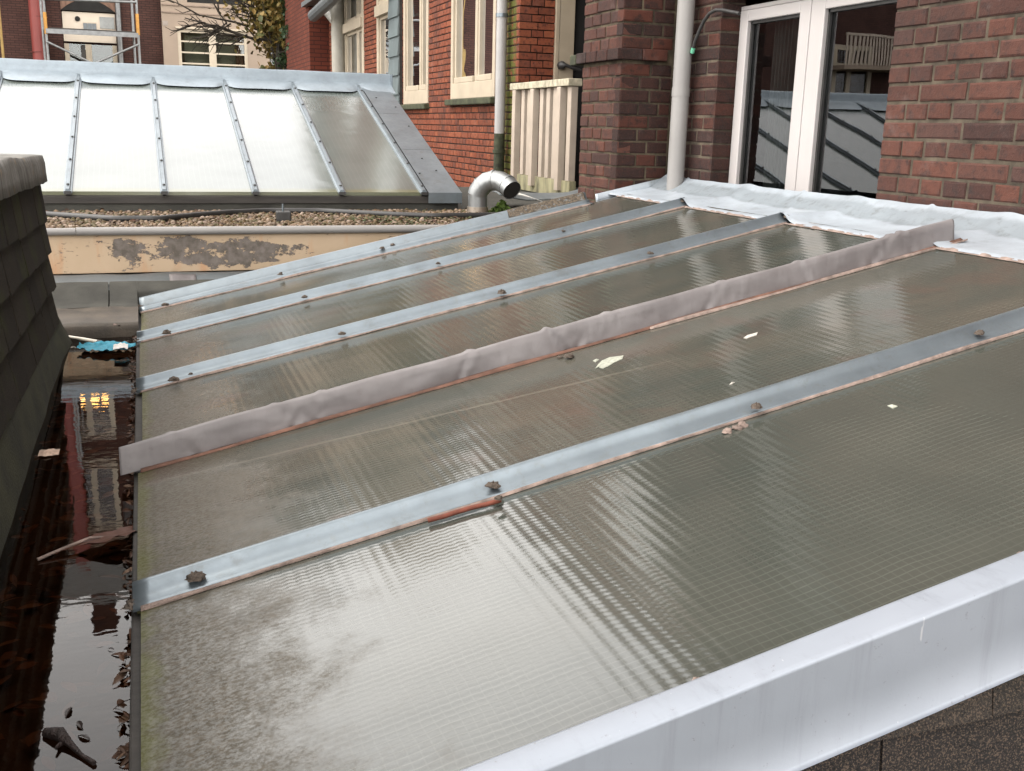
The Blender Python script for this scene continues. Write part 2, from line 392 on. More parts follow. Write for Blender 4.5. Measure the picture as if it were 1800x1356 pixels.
# ------------------------------------------------------------------ mesh helpers
class MB:
    def __init__(s): s.v = []; s.f = []; s.mi = []
    def add(s, vs, fs, mi=0):
        b = len(s.v); s.v += [tuple(v) for v in vs]; s.f += [tuple(i + b for i in f) for f in fs]; s.mi += [mi] * len(fs); return s
    def box(s, x0, x1, y0, y1, z0, z1, mi=0):
        vs = [(x, y, z) for z in (z0, z1) for y in (y0, y1) for x in (x0, x1)]
        return s.add(vs, [(0, 2, 3, 1), (4, 5, 7, 6), (0, 1, 5, 4), (2, 6, 7, 3), (0, 4, 6, 2), (1, 3, 7, 5)], mi)
    def tube(s, pts, r, n=10, mi=0, cap=True):
        pts = [Vector(p) for p in pts]; rs = r if isinstance(r, (list, tuple)) else [r] * len(pts)
        vs = []; up = None
        for i, p in enumerate(pts):
            d = (pts[min(i + 1, len(pts) - 1)] - pts[max(i - 1, 0)]).normalized()
            if up is None: up = Vector((0, 0, 1)) if abs(d.z) < .9 else Vector((1, 0, 0))
            a = d.cross(up).normalized(); b = a.cross(d).normalized(); up = b
            for k in range(n):
                t = 2 * math.pi * k / n; vs.append(p + (a * math.cos(t) + b * math.sin(t)) * rs[i])
        fs = [(i * n + k, i * n + (k + 1) % n, (i + 1) * n + (k + 1) % n, (i + 1) * n + k) for i in range(len(pts) - 1) for k in range(n)]
        if cap:
            m = len(vs); vs = vs + vs[:n] + vs[-n:]
            fs += [tuple(m + k for k in range(n))[::-1], tuple(m + n + k for k in range(n))]
        return s.add(vs, fs, mi)
    def grid(s, fn, nu, nv, mi=0):
        vs = [fn(i / nu, j / nv) for j in range(nv + 1) for i in range(nu + 1)]
        fs = [(j * (nu + 1) + i, j * (nu + 1) + i + 1, (j + 1) * (nu + 1) + i + 1, (j + 1) * (nu + 1) + i) for j in range(nv) for i in range(nu)]
        return s.add(vs, fs, mi)
    def mesh(s, name, mats, smooth=False):
        me = bpy.data.meshes.new(name); me.from_pydata(s.v, [], s.f)
        if not isinstance(mats, (list, tuple)): mats = [mats]
        for m in mats: me.materials.append(m)
        if len(mats) > 1: me.polygons.foreach_set('material_index', s.mi)
        if smooth: me.polygons.foreach_set('use_smooth', [True] * len(me.polygons))
        me.update(); return me
    def build(s, name, mats, parent=None, smooth=False, bevel=0, solid=0, label=None, kind=None, seg=2):
        me = s.mesh(name, mats, smooth)
        o = bpy.data.objects.new(name, me); COL.objects.link(o)
        if parent: adopt(o, parent)
        if solid:
            q = o.modifiers.new('solid', 'SOLIDIFY'); q.thickness = solid; q.offset = 0
        if bevel:
            q = o.modifiers.new('bevel', 'BEVEL'); q.width = bevel; q.segments = seg; q.limit_method = 'ANGLE'; q.angle_limit = math.radians(40)
        if label: o['label'] = label
        if kind: o['kind'] = kind
        return o
def adopt(o, parent):
    o.parent = parent
    o.matrix_parent_inverse = Matrix.Translation(-parent.location) if parent.parent is None else Matrix.Identity(4)
def tag(o, label, cat, group=None):
    o['label'] = label; o['category'] = cat
    if group: o['group'] = group
    return o
def thing(name, loc, label, cat, group=None):
    o = bpy.data.objects.new(name, None); COL.objects.link(o); o.location = loc; o.empty_display_size = .1
    return tag(o, label, cat, group)
def nzv(x, y=0, z=0, s=1): return noise.noise(Vector((x * s, y * s, z * s)))

# ------------------------------------------------------------------ brick walls
BM = {}
def brick_mesh(mat, key):
    if (mat.name, key) in BM: return BM[(mat.name, key)]
    # unit box in (u, n, z): u 0..1 length, n 0 front .. -1 back, z 0..1 ; front corners rounded and uneven
    c = .05
    def j(): return U(-.022, .022)
    def k(): return U(-.05, .05)
    f = [(c + j(), U(-.03, .0), .11 + k()), (1 - c + j(), U(-.03, .0), .11 + k()), (1 - c + j(), U(-.03, 0), .89 + k()), (c + j(), U(-.03, 0), .89 + k())]
    e = [(j() * .5, -.06, k() * .8), (1 + j() * .5, -.06, k() * .8), (1 + j() * .5, -.06, 1 + k() * .8), (j() * .5, -.06, 1 + k() * .8)]
    b = [(0, -1, 0), (1, -1, 0), (1, -1, 1), (0, -1, 1)]
    vs = f + e + b
    fs = [(0, 1, 2, 3)] + [(4 + i, 4 + (i + 1) % 4, (i + 1) % 4, i) for i in range(4)] + [(8 + i, 8 + (i + 1) % 4, 4 + (i + 1) % 4, 4 + i) for i in range(4)]
    me = bpy.data.meshes.new('brick'); me.from_pydata(vs, [], fs); me.materials.append(mat); me.update()
    BM[(mat.name, key)] = me; return me
def segs(u0, u1, zc, holes):
    out = [(u0, u1)]
    for a, b, c, d in holes:
        if c < zc < d:
            nx = []
            for s, e in out:
                if b <= s or a >= e: nx.append((s, e)); continue
                if a > s: nx.append((s, a))
                if b < e: nx.append((b, e))
            out = nx
    return out
def brickwork(parent, mat, org, ud, nd, u0, u1, z0, z1, holes, zanchor, visible, budget, course=.062, depth=.09, anchor=0.0, bl=.21, joint=.010, swap=0):
    """lays bricks on plane org + u*ud, outward normal nd. Bricks for which visible(p) is true are objects (nearest first), the rest one mesh."""
    org = Vector(org); ud = Vector(ud); nd = Vector(nd)
    items = []
    k0 = math.floor((z0 - zanchor) / course)
    k = k0
    while zanchor + k * course < z1:
        zb = zanchor + k * course; zt = zb + course - joint
        if zb + course * .5 < z0: k += 1; continue
        for (s, e) in segs(u0, u1, (zb + zt) / 2, holes):
            u = s
            first = True
            if (k + swap) % 2 == 0: seq = 'H'
            else: seq = 'S'
            rr = random.Random(k * 77 + int(s * 100))
            if seq == 'H':
                while u < e - .02:
                    l = bl / 2 - joint / 2 + rr.uniform(-.003, .003)
                    if e - (u + l) < .045: l = e - u
                    items.append((u, min(u + l, e), zb, zt)); u += l + joint
            else:
                l = bl * .75 if first else bl
                while u < e - .02:
                    if not first: l = bl if rr.random() < .72 else bl / 2 - joint / 2
                    first = False
                    if e - (u + l) < .05: l = e - u
                    items.append((u, min(u + l, e), zb, zt)); u += l + joint
        k += 1
    vis = []; rest = []
    for it in items:
        p = org + ud * ((it[0] + it[1]) / 2) + Vector((0, 0, (it[2] + it[3]) / 2 - org.z))
        (vis if visible(p) else rest).append((p.length, it))
    vis.sort(key=lambda t: t[0])
    rest += vis[budget:]; vis = vis[:budget]
    rot = Matrix((ud, nd, (0, 0, 1))).transposed()
    for d, (a, b, c, e) in vis:
        me = brick_mesh(mat, random.randrange(10))
        o = bpy.data.objects.new('brick', me); COL.objects.link(o)
        p = org + ud * a + nd * U(-.0022, .0022); p.z = c + U(-.001, .001)
        L = b - a
        mw = Matrix.Translation(p) @ (rot.to_4x4()) @ Matrix.Rotation(U(-.004, .004), 4, 'Y') @ Matrix.Diagonal((L, depth, e - c, 1))
        adopt(o, parent); o.matrix_basis = mw
    if rest:
        mb = MB()
        for d, (a, b, c, e) in rest:
            q = U(-.002, .002); jj = .0035
            p0 = org + nd * q
            def P(u, n, z): v = p0 + ud * u + nd * n; return (v.x, v.y, z)
            f = [P(a + jj, 0, c + jj), P(b - jj, 0, c + jj), P(b - jj, 0, e - jj), P(a + jj, 0, e - jj),
                 P(a, -.005, c), P(b, -.005, c), P(b, -.005, e), P(a, -.005, e), P(a, -.03, c), P(b, -.03, c), P(b, -.03, e), P(a, -.03, e)]
            mb.add(f, [(0, 1, 2, 3), (4, 5, 1, 0), (5, 6, 2, 1), (6, 7, 3, 2), (7, 4, 0, 3), (8, 9, 5, 4), (9, 10, 6, 5), (10, 11, 7, 6), (11, 8, 4, 7)])
        mb.build('brickwork', mat, parent, kind='stuff')
def wall_core(mb, org, ud, nd, u0, u1, z0, z1, holes, t=.25, back=.006):
    org = Vector(org); ud = Vector(ud); nd = Vector(nd)
    us = sorted({u0, u1, *[h[0] for h in holes], *[h[1] for h in holes]}); zs = sorted({z0, z1, *[h[2] for h in holes], *[h[3] for h in holes]})
    us = [u for u in us if u0 <= u <= u1]; zs = [z for z in zs if z0 <= z <= z1]
    for i in range(len(us) - 1):
        for j in range(len(zs) - 1):
            uc, zc = (us[i] + us[i + 1]) / 2, (zs[j] + zs[j + 1]) / 2
            if any(h[0] < uc < h[1] and h[2] < zc < h[3] for h in holes): continue
            vs = []
            for z in (zs[j], zs[j + 1]):
                for n in (-back, -back - t):
                    for u in (us[i], us[i + 1]):
                        v = org + ud * u + nd * n; vs.append((v.x, v.y, z))
            mb.add(vs, [(0, 1, 3, 2), (4, 6, 7, 5), (0, 4, 5, 1), (2, 3, 7, 6), (0, 2, 6, 4), (1, 5, 7, 3)])

EAVES = 6.7     # top of the house walls
GZ = -4.2
# ================================================================== SETTING
g = MB().box(-150, 150, -120, 250, GZ - .3, GZ).build('ground', GROUND, kind='structure')

# ================================================================== HOUSE WITH THE WHITE DOOR (near)
houseA = thing('brick_house', (2.7, 2, GZ), 'dark brown red brick house with tall white glazed door above the near glass roof', 'house')
XA = 2.5
# main wall: u runs toward the camera (-Y) from Y=4.74; doorway 4.31..3.12
oA = (XA, 4.74, 0)
doorway = (4.74 - 4.31, 4.74 - 3.12, -.6, .60)
mb = MB(); wall_core(mb, oA, (0, -1, 0), (-1, 0, 0), 0, 5.74, GZ, EAVES, [doorway], t=.12)
mb.build('wall', MO_NEAR, houseA)
def visA(p): return -.32 < p.z < .82 and 1.9 < p.y
brickwork(houseA, BR_NEAR, (XA, 3.12, 0), (0, -1, 0), (-1, 0, 0), 0, 4.1, -1.0, EAVES, [], .369 - .062 * 20, visA, 130, swap=1)
brickwork(houseA, BR_PIER, (XA, 4.735, 0), (0, -1, 0), (-1, 0, 0), 0, .425, -.6, EAVES, [], .3869 - .062 * 20, lambda p: -.3 < p.z < .72, 34)
brickwork(houseA, BR_NEAR, (XA, 4.31, 0), (0, -1, 0), (-1, 0, 0), 0, 1.19, .60, EAVES, [], .369 - .062 * 20, lambda p: p.z < .75, 6)
# reveal beside the door (faces the camera)
brickwork(houseA, BR_PIER, (XA + .003, 4.303, 0), (1, 0, 0), (0, -1, 0), 0, .118, -.6, .6, [], .3869 - .062 * 20, lambda p: p.z > -.3, 18, depth=.02)
# lintel soffit over the door
MB().box(XA + .005, XA + .125, 3.12, 4.31, .603, .63).build('lintel', BLACKWOOD, houseA)
# pier
PX = 2.22
mb = MB(); mb.box(PX + .006, XA + .1, 4.746, 5.22, GZ, EAVES); mb.build('pier', MO_PIER, houseA)
ledz0, ledz1 = .333, .385
pier_holes = [(-.1, 1, ledz0 - .004, ledz1 + .004)]
brickwork(houseA, BR_NEAR, (PX, 5.22, 0), (0, -1, 0), (-1, 0, 0), 0, .477, -.7, EAVES, pier_holes, .3869 - .062 * 20, lambda p: -.5 < p.z < .75, 62, depth=.07)
brickwork(houseA, BR_PIER, (PX, 4.74, 0), (1, 0, 0), (0, -1, 0), 0, .275, -.7, EAVES, pier_holes, .3869 - .062 * 20, lambda p: -.4 < p.z < .75, 48, depth=.07, swap=1)
for i in range(4):
    y0 = 4.715 + i * .132
    MB().box(PX - .032, PX + .10, y0 + .003, y0 + .127, ledz0, ledz1).build('ledge_brick', BR_PIER, houseA, bevel=.004)
for i in range(1):
    MB().box(PX + .103, PX + .235, 4.712, 4.80, ledz0, ledz1).build('ledge_brick', BR_PIER, houseA, bevel=.004)
MB().box(PX - .03, PX + .05, 5.25, 5.33, ledz0 - .004, ledz1 - .004).build('ledge_brick', STONE_SILL, houseA, bevel=.005)
# roof and back volume of the house
MB().box(XA + .3, 9, -1.0, 5.2, EAVES + .003, EAVES + .25).build('roof', TILES, houseA)
MB().box(XA - .35, XA + .30, -1.0, 5.25, EAVES + .003, EAVES + .12).build('gutter', CREAM, houseA)

# white door: french window of the house
DX = 2.60
def bar(mb, y0, y1, z0, z1, d0=0, d1=.06): mb.box(DX + d0, DX + d1, min(y0, y1), max(y0, y1), z0, z1)
fr = MB()
bar(fr, 4.308, 4.29, -.5, .555)                                  # slim outer jamb
bar(fr, 4.287, 2.95, .487 + .05, .555)                           # head
frame = fr.build('french_door', WHITE, houseA, bevel=.003)
dl = MB()
bar(dl, 4.288, 4.222, -.5, .534, -.012, .045); bar(dl, 3.826, 3.752, -.5, .534, -.012, .045)
bar(dl, 4.222, 3.826, .486, .534, -.012, .045); bar(dl, 4.222, 3.826, -.5, -.40, -.012, .045)
dl.build('door_leaf', WHITE, frame, bevel=.004)
dl = MB()
bar(dl, 3.747, 3.655, -.5, .534, -.012, .045); bar(dl, 3.03, 2.95, -.5, .534, -.012, .045)
bar(dl, 3.655, 3.03, .486, .534, -.012, .045); bar(dl, 3.655, 3.03, -.5, -.40, -.012, .045)
dl.build('door_leaf', WHITE, frame, bevel=.004)
for a, b in ((4.222, 3.826), (3.655, 3.03)):
    MB().add([(DX + .02, a, -.40), (DX + .02, b, -.40), (DX + .02, b, .486), (DX + .02, a, .486)], [(0, 1, 2, 3)]).build('pane', DOORPANE, frame)
    gs = MB()
    for (y0, y1, z0, z1) in ((a, a - .012, -.40, .486), (b + .012, b, -.40, .486), (a, b, .474, .486)):
        gs.box(DX + .006, DX + .018, min(y0, y1) + .0005, max(y0, y1) - .0005, z0, z1 - .0005)
    gs.build('gasket', RUBBER, frame)
hd = MB(); hd.tube([(DX - .014, 3.79, .05), (DX - .05, 3.79, .05), (DX - .055, 3.79, .0), (DX - .05, 3.79, -.09)], .008, 8)
# room behind the door: dark box with net curtain
rm = MB()
rm.add([(DX + 2.5, 2.0, -1.4), (DX + 2.5, 6, -1.4), (DX + 2.5, 6, 1.6), (DX + 2.5, 2.0, 1.6)], [(0, 1, 2, 3)])
rm.add([(DX + .14, 2.0, -1.4), (DX + 2.5, 2.0, -1.4), (DX + 2.5, 6, -1.4), (DX + .14, 6, -1.4)], [(0, 1, 2, 3)])
rm.add([(DX + .14, 2.0, 1.6), (DX + 2.5, 2.0, 1.6), (DX + 2.5, 6, 1.6), (DX + .14, 6, 1.6)], [(0, 1, 2, 3)])
rm.add([(DX + .14, 5.9, -1.4), (DX + 2.5, 5.9, -1.4), (DX + 2.5, 5.9, 1.6), (DX + .14, 5.9, 1.6)], [(0, 1, 2, 3)])
rm.add([(DX + .14, 2.0, -1.4), (DX + 2.5, 2.0, -1.4), (DX + 2.5, 2.0, 1.6), (DX + .14, 2.0, 1.6)], [(0, 1, 2, 3)])
rm.build('room', ROOM, houseA)
cu = MB(); cu.grid(lambda a, b: (DX + .13 + .022 * math.sin(a * 38 + b), 4.20 - a * .16, -.9 + b * 1.5), 60, 4)
cu.build('curtain', CURTAIN, frame, smooth=True)

# ================================================================== RED HOUSE (further along)
houseB = thing('brick_house', (3.6, 12, GZ), 'bright orange red brick house with cream window frames behind the far skylight', 'house')
XB = 3.0
# u runs -Y from Y=17.7 ; Y = 17.7-u
YE = 17.7
def win_hole(ya, yb, za, zb): return (YE - yb, YE - ya, za, zb)
WD = (9.02, 10.43, .262, 2.25); WC = (11.34, 12.47, .235, 2.25); WB_ = (13.10, 13.97, -.7, 2.35); WA = (14.85, 16.35, -.7, 2.35)
holes = [win_hole(*x) for x in (WD, WC, WB_, WA)]
up = []
for (a, b) in ((9.02, 10.43), (11.34, 12.47), (14.0, 15.6)):
    up.append(win_hole(a, b, 3.6, 5.4))
holes += up
mb = MB(); wall_core(mb, (XB, YE, 0), (0, -1, 0), (-1, 0, 0), 0, YE - 8.43, GZ, EAVES, holes, t=.12)
# jamb and recess walls
mb.box(XB + .01, XB + .318, 8.437, 8.6, GZ, EAVES)
mb.box(PX + .3, 4.4, 5.226, 5.40, GZ, EAVES)          # flank behind the pier
mb.box(XB + .02, 4.4, 5.4, 7.05, GZ, EAVES)            # wall right of the balcony opening
mb.box(XB + .02, XB + .3, 7.05, 8.43, 2.0, EAVES)
mb.box(XB + .02, XB + .3, 7.05, 8.43, GZ, -.5)
mb.build('wall', MO_RED, houseB)
brickwork(houseB, BR_RED, (XB, YE, 0), (0, -1, 0), (-1, 0, 0), 0, YE - 8.43, -.8, EAVES, holes, .1009 - .062 * 20, lambda p: p.y < 10.9 and -.5 < p.z < .98, 215, course=.0605)
brickwork(houseB, BR_RED, (XB + .003, 8.423, 0), (1, 0, 0), (0, -1, 0), 0, .312, -.7, EAVES, [], .1009 - .062 * 20, lambda p: -.4 < p.z < .98, 60, course=.0605, depth=.006, swap=1)
# cream door set in the recess
d = MB(); d.box(XB + .318, XB + .352, 8.40, 8.44, -.5, 2.0); d.box(XB + .355, XB + .49, 8.405, 8.44, -.5, 2.0)
dd = d.build('balcony_door', CREAM_D, houseB, bevel=.004)
hp = onY(988, 115, 8.37)
h = MB(); h.tube([hp + Vector((0, .03, 0)), hp + Vector((0, -.01, 0)), hp + Vector((.02, -.03, 0)), hp + Vector((.16, -.03, -.04))], [.035, .035, .016, .014], 10)
h.build('handle', RUBBER, dd, smooth=True)
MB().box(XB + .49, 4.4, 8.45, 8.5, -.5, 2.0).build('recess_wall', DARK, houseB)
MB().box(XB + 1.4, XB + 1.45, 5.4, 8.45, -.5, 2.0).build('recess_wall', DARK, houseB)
MB().box(XB + .0, 4.4, 7.05, 8.43, -.52, -.497).build('recess_floor', FELT, houseB)

def window(parent, ya, yb, za, zb, mull, trans=None, stile=.075, bottom=.14, sash=True, back=XB, sill=True, roomz=.8):
    """cream timber window in the X = back plane; ya < yb; mull = list of mullion centres; trans = transom z"""
    fx0, fx1 = back - .012, back + .09
    o = MB()
    o.box(fx0, fx1, ya, ya + stile, za, zb); o.box(fx0, fx1, yb - stile, yb, za, zb)
    o.box(fx0 + .001, fx1, ya + stile, yb - stile, za, za + bottom); o.box(fx0 + .001, fx1, ya + stile, yb - stile, zb - .08, zb)
    for m in mull: o.box(fx0 + .012, fx1, m - .03, m + .03, za + bottom, zb - .08)
    if trans: o.box(fx0 - .035, fx1, ya + stile * .3, yb - stile * .3, trans - .075, trans + .06)
    wf = o.build('window', CREAM, parent, bevel=.006)
    edges = [ya + stile] + [v for m in sorted(mull) for v in (m - .03, m + .03)] + [yb - stile]
    zr = [(za + bottom, (trans - .075) if trans else zb - .08)] + ([(trans + .06, zb - .08)] if trans else [])
    for i in range(0, len(edges), 2):
        for (z0, z1) in zr:
            y0, y1 = edges[i], edges[i + 1]; s = .04
            q = MB(); xx0, xx1 = back + .012, back + .06
            q.box(xx0, xx1, y0 + .001, y0 + s, z0, z1); q.box(xx0, xx1, y1 - s, y1 - .001, z0, z1)
            q.box(xx0 - .02, xx1, y0 + s, y1 - s, z0 + .001, z0 + s + .015); q.box(xx0, xx1, y0 + s, y1 - s, z1 - s, z1)
            q.build('sash', CREAM, wf, bevel=.005)
            MB().add([(back + .04, y0 + s, z0 + s), (back + .04, y1 - s, z0 + s), (back + .04, y1 - s, z1 - s), (back + .04, y0 + s, z1 - s)], [(0, 1, 2, 3)]).build('pane', PANE, wf)
    if sill:
        MB().box(back - .06, back + .05, ya - .03, yb + .05, za - .062, za - .004).build('sill', STONE_SILL, wf, bevel=.01)
    r = MB()
    r.add([(back + roomz, ya - .2, za - .2), (back + roomz, yb + .9, za - .2), (back + roomz, yb + .9, zb + .2), (back + roomz, ya - .2, zb + .2)], [(0, 1, 2, 3)])
    r.add([(back + .13, ya - .2, za + .05), (back + roomz, ya - .2, za + .05), (back + roomz, yb + .9, za + .05), (back + .13, yb + .9, za + .05)], [(0, 1, 2, 3)])
    r.build('room', ROOM2, wf)
    return wf
wD = window(houseB, *WD, [9.62], stile=.07, bottom=.15)
wC = window(houseB, *WC, [11.72], stile=.07, bottom=.15)
wB = window(houseB, *WB_, [13.2], trans=1.42, stile=.1, sill=False)
wA = window(houseB, *WA, [15.35], trans=1.38, stile=.12, sill=False)
for (a, b) in ((9.02, 10.43), (11.34, 12.47), (14.0, 15.6)):
    window(houseB, a, b, 3.6, 5.4, [(a + b) / 2], stile=.09, bottom=.12)
# curtains just inside the two far windows
for (ya, yb) in ((13.2, 13.9), (15.0, 15.3), (15.5, 16.2)):
    c = MB(); c.grid(lambda a, b: (XB + .14 + .02 * math.sin(a * 26), ya + a * (yb - ya), -.6 + b * 2.8), 30, 2)
    c.build('curtain', CURTAIN, houseB, smooth=True)
# slate hung strip between two windows
sp = MB().box(XB - .035, XB, 12.56, 13.07, -.7, 3.2).build('slate_strip', BLACKWOOD, houseB)
for k in range(14):
    z = -.55 + k * .225
    s = MB(); s.add([(XB - .065, 12.555, z), (XB - .065, 13.075, z), (XB - .043, 13.075, z + .25), (XB - .043, 12.555, z + .25), (XB - .036, 12.555, z), (XB - .036, 13.075, z), (XB - .036, 13.075, z + .25), (XB - .036, 12.555, z + .25)],
                    [(0, 1, 2, 3), (0, 4, 5, 1), (0, 3, 7, 4), (1, 5, 6, 2)])
    s.build('slate', SLATE, sp)
MB().box(XB + .3, 9, 5.3, YE, EAVES + .003, EAVES + .2).build('roof', TILES, houseB)
MB().box(XB - .3, XB + .3, 5.3, YE, EAVES + .003, EAVES + .12).build('gutter', CREAM, houseB)
# projecting annex at the far end with its own eaves gutter
MB().box(2.68, 6, YE + .01, YE + 3, GZ, 2.6).build('annex', FB_RED, houseB)
q = MB(); q.tube([onX(551, 28, 2.6), onX(584, -2, 2.6), onX(640, -50, 2.6)], .09, 12); q.box(2.6, 3.05, 15, YE + .3, 1.83, 1.9)
q.build('gutter', ZINC_D, houseB, smooth=False)
q = MB(); q.box(2.76, 2.98, YE - .2, YE, -.7, .1)

# bottles on the window sill
for i, (px, r, hh, c) in enumerate(((830, .035, .22, WHITEP), (858, .03, .2, simple('dark_bottle', (.03, .02, .015), .2)), (866, .04, .14, WHITEP))):
    p = onX(px, 130, XB + .15); z0 = WD[2] + .16
    b = MB(); b.tube([(p.x, p.y, z0), (p.x, p.y, z0 + hh * .6), (p.x, p.y, z0 + hh * .75), (p.x, p.y, z0 + hh)], [r, r, r * .4, r * .35], 12)
    o = b.build('bottle', c, smooth=True)
    tag(o, ['white bottle standing on the sill of the nearest red wall window', 'slim dark bottle on the sill beside the white drainpipe', 'short pale jar on the window sill right behind the drainpipe'][i], 'bottle')

# balcony railing
rail = thing('balcony_railing', (XB, 7.7, -.5), 'cream painted timber balcony railing with mossy bottom board beside the brick pier', 'railing')
def fld(y): return y
y0, y1 = 7.09, 8.34
MB().box(XB - .09, XB + .02, y0, y1 + .03, .30, .352).build('top_rail', simple('mossy_cream', (.42, .38, .28), .8, 0, .45, 18, .5), rail, bevel=.005)
MB().box(XB - .055, XB + .0, y0, y1, -.50, -.375).build('bottom_rail', simple('very_mossy_cream', (.27, .25, .15), .85, 0, .6, 14, .5, stretch=(1, 1, .3)), rail, bevel=.004)
BAL = simple('railing_cream', (.44, .37, .30), .6, 0, .12, 6, .2)
n = 9
for i in range(n):
    y = y0 + .05 + (y1 - y0 - .12) * i / (n - 1); long = i in (1, 5, 8)
    x0 = -.085 if long else -.055
    MB().box(XB + x0 - .003, XB + x0 + .05, y - .036, y + .036, -.45 if long else -.374, .298).build('baluster', BAL, rail, bevel=.003)

# drainpipes
def pipe(name, pts, r, mat, label, joints=()):
    o = thing(name, (pts[0][0], pts[0][1], pts[0][2]), label, 'drainpipe')
    MB().tube(pts, r, 20).build('pipe', mat, o, smooth=True)
    for j in joints: MB().tube([(j[0], j[1], j[2]), (j[0], j[1], j[2] + j[3])], r * 1.05, 20, cap=False).build('collar', mat, o, smooth=True)
    return o
pa = onX(1187, 322, 2.44)
pp = onX(1197, 170, 2.44)
pipe('drainpipe', [(2.44, 4.53, -.5), (2.44, 4.53, EAVES)], .041, PIPEGREY, 'thick pale grey drainpipe in the corner left of the white glazed door', [(2.44, 4.53, pp.z, .04)])
pb = onX(878, 235, 2.93)
o = pipe('drainpipe', [(2.93, pb.y, pb.z), (2.93, pb.y, EAVES)], .045, simple('white_pipe', (.38, .37, .36), .45, 0, .1, 4, .1), 'white drainpipe with blackened mossy foot beside the nearest red wall window')
MB().tube([(2.93, pb.y, -1.2), (2.93, pb.y, pb.z)], .047, 16).build('cast_iron_foot', CASTIRON, o, smooth=True)
MB().tube([(2.93, pb.y, -.22), (2.93, pb.y, -.19)], .056, 16).build('collar', CASTIRON, o, smooth=True)
for z in (.9, 3.0):
    MB().tube([(2.93, pb.y, z), (2.93, pb.y, z + .03)], .052, 16).build('collar', ZINC, o, smooth=True)
pc = onX(594, 60, 2.9)
o = pipe('drainpipe', [(2.9, pc.y, -1), (2.9, pc.y, 4)], .1, simple('dull_pipe', (.36, .34, .29), .6, 0, .15, 4), 'weathered beige drainpipe with white funnel at the far end of the red wall', [(2.9, pc.y, 1.28, .07), (2.9, pc.y, 1.66, .07)])
f0 = onX(586, 38, 2.85); f1 = onX(574, 16, 2.8)
MB().tube([f0, f1, f1 + Vector((0, 0, .05))], [.05, .09, .13], 12).build('funnel', WHITEP, o, smooth=True)

# cable loop
cb = [onX(*p, 2.46) for p in ((1219, 84), (1222, 72), (1228, 57), (1237, 38), (1247, 24), (1258, 18), (1270, 18), (1285, 21), (1300, 24))]
cab = thing('cable', cb[0], 'loose black cable with green capped end hanging beside the grey drainpipe', 'cable')
MB().tube(cb, .008, 8).build('sheath', RUBBER, cab, smooth=True)
MB().tube([cb[0] + (cb[0] - cb[1]) * .8, cb[0] + (cb[0] - cb[1]) * .1], .010, 8).build('green_tip', simple('green_tip', (.10, .35, .22), .5), cab)

# ================================================================== NEAR GLASS ROOF
roof = thing('glass_roof', (1.1, 2.8, -.8), 'large sloping patterned glass roof with zinc glazing bars in the foreground', 'glass roof')
SL = .22; EX = -.048; EZ = -.8
def rz(x): return EZ + SL * (x - EX)
RX = 2.22
BY = [.95, 1.685, 2.42, 3.18, 3.925, 4.60]
for i in range(5):
    a, b = BY[i] + .004, BY[i + 1] - .004
    lo = EX + (.0, -.006, .004, -.003, .002)[i]
    t = .008
    m = MB(); m.add([(lo, a, rz(lo)), (RX, a, rz(RX)), (RX, b, rz(RX)), (lo, b, rz(lo)), (lo, a, rz(lo) - t), (RX, a, rz(RX) - t), (RX, b, rz(RX) - t), (lo, b, rz(lo) - t)],
                    [(0, 1, 2, 3), (7, 6, 5, 4), (0, 4, 5, 1), (3, 2, 6, 7), (0, 3, 7, 4)])
    m.build('glass_pane', GLASS_N, roof)
def sweep(profile, x0, x1, y, n=70, wob=.0, hw=.0, seed=0, lift=0, creases=()):
    mb = MB()
    def fn(a, b):
        x = x0 + (x1 - x0) * a
        k = b * (len(profile) - 1); i = min(int(k + 1e-6), len(profile) - 2); f = k - i
        dy = profile[i][0] * (1 - f) + profile[i + 1][0] * f; h = profile[i][1] * (1 - f) + profile[i + 1][1] * f
        w = wob * nzv(x * 3 + seed, b * 1.5, seed) + wob * .4 * nzv(x * 14 + seed, b * 3, seed)
        hh = h + hw * h * 3 * nzv(x * 4 + seed * 2, b * 2, 5)
        for (cx, ang, am) in creases:
            t = (x - cx - ang * h) / .010
            w += am * math.exp(-t * t) - am * .6 * math.exp(-(t - 1.6) ** 2)
            hh += am * .8 * math.exp(-t * t) * (h > .04)
        return (x, y + dy + w, rz(x) + hh + lift)
    mb.grid(fn, n, len(profile) - 1)
    # closed ends
    L = len(profile); N = n + 1
    mb.f.append(tuple(j * N for j in range(L))); mb.mi.append(0)
    mb.f.append(tuple(j * N + n for j in range(L))[::-1]); mb.mi.append(0)
    return mb
capP = [(-.036, .000), (-.036, .006), (-.0345, .0075), (-.027, .0085), (-.018, .0105), (-.010, .015), (-.004, .022), (-.0005, .031), (.001, .0345), (.004, .036), (.008, .0355), (.010, .032), (.012, .0)]
def blob(parent, p, r, mat=SEAL, name='sealant_blob'):
    mb = MB(); n = 10; s = U(0, 50)
    def fn(a, b):
        th = a * 2 * math.pi; ph = b * math.pi * .5
        k = .82 + .4 * nzv(math.cos(th) * 1.5 + s, math.sin(th) * 1.5, b * 2 + s) + .3 * nzv(math.cos(th) * 4 + s, math.sin(th) * 4, b * 5 + s)
        return (p[0] + r * k * math.cos(th) * math.cos(ph) * 1.15, p[1] + r * k * math.sin(th) * math.cos(ph), p[2] - .006 + r * .8 * k * math.sin(ph))
    mb.grid(fn, 18, 8)
    return mb.build(name, mat, parent, smooth=True)
def on_bar(px, py, c=.024):
    r = ray(px, py); k = (EZ + c - SL * EX) / (r.z - SL * r.x); return r * k
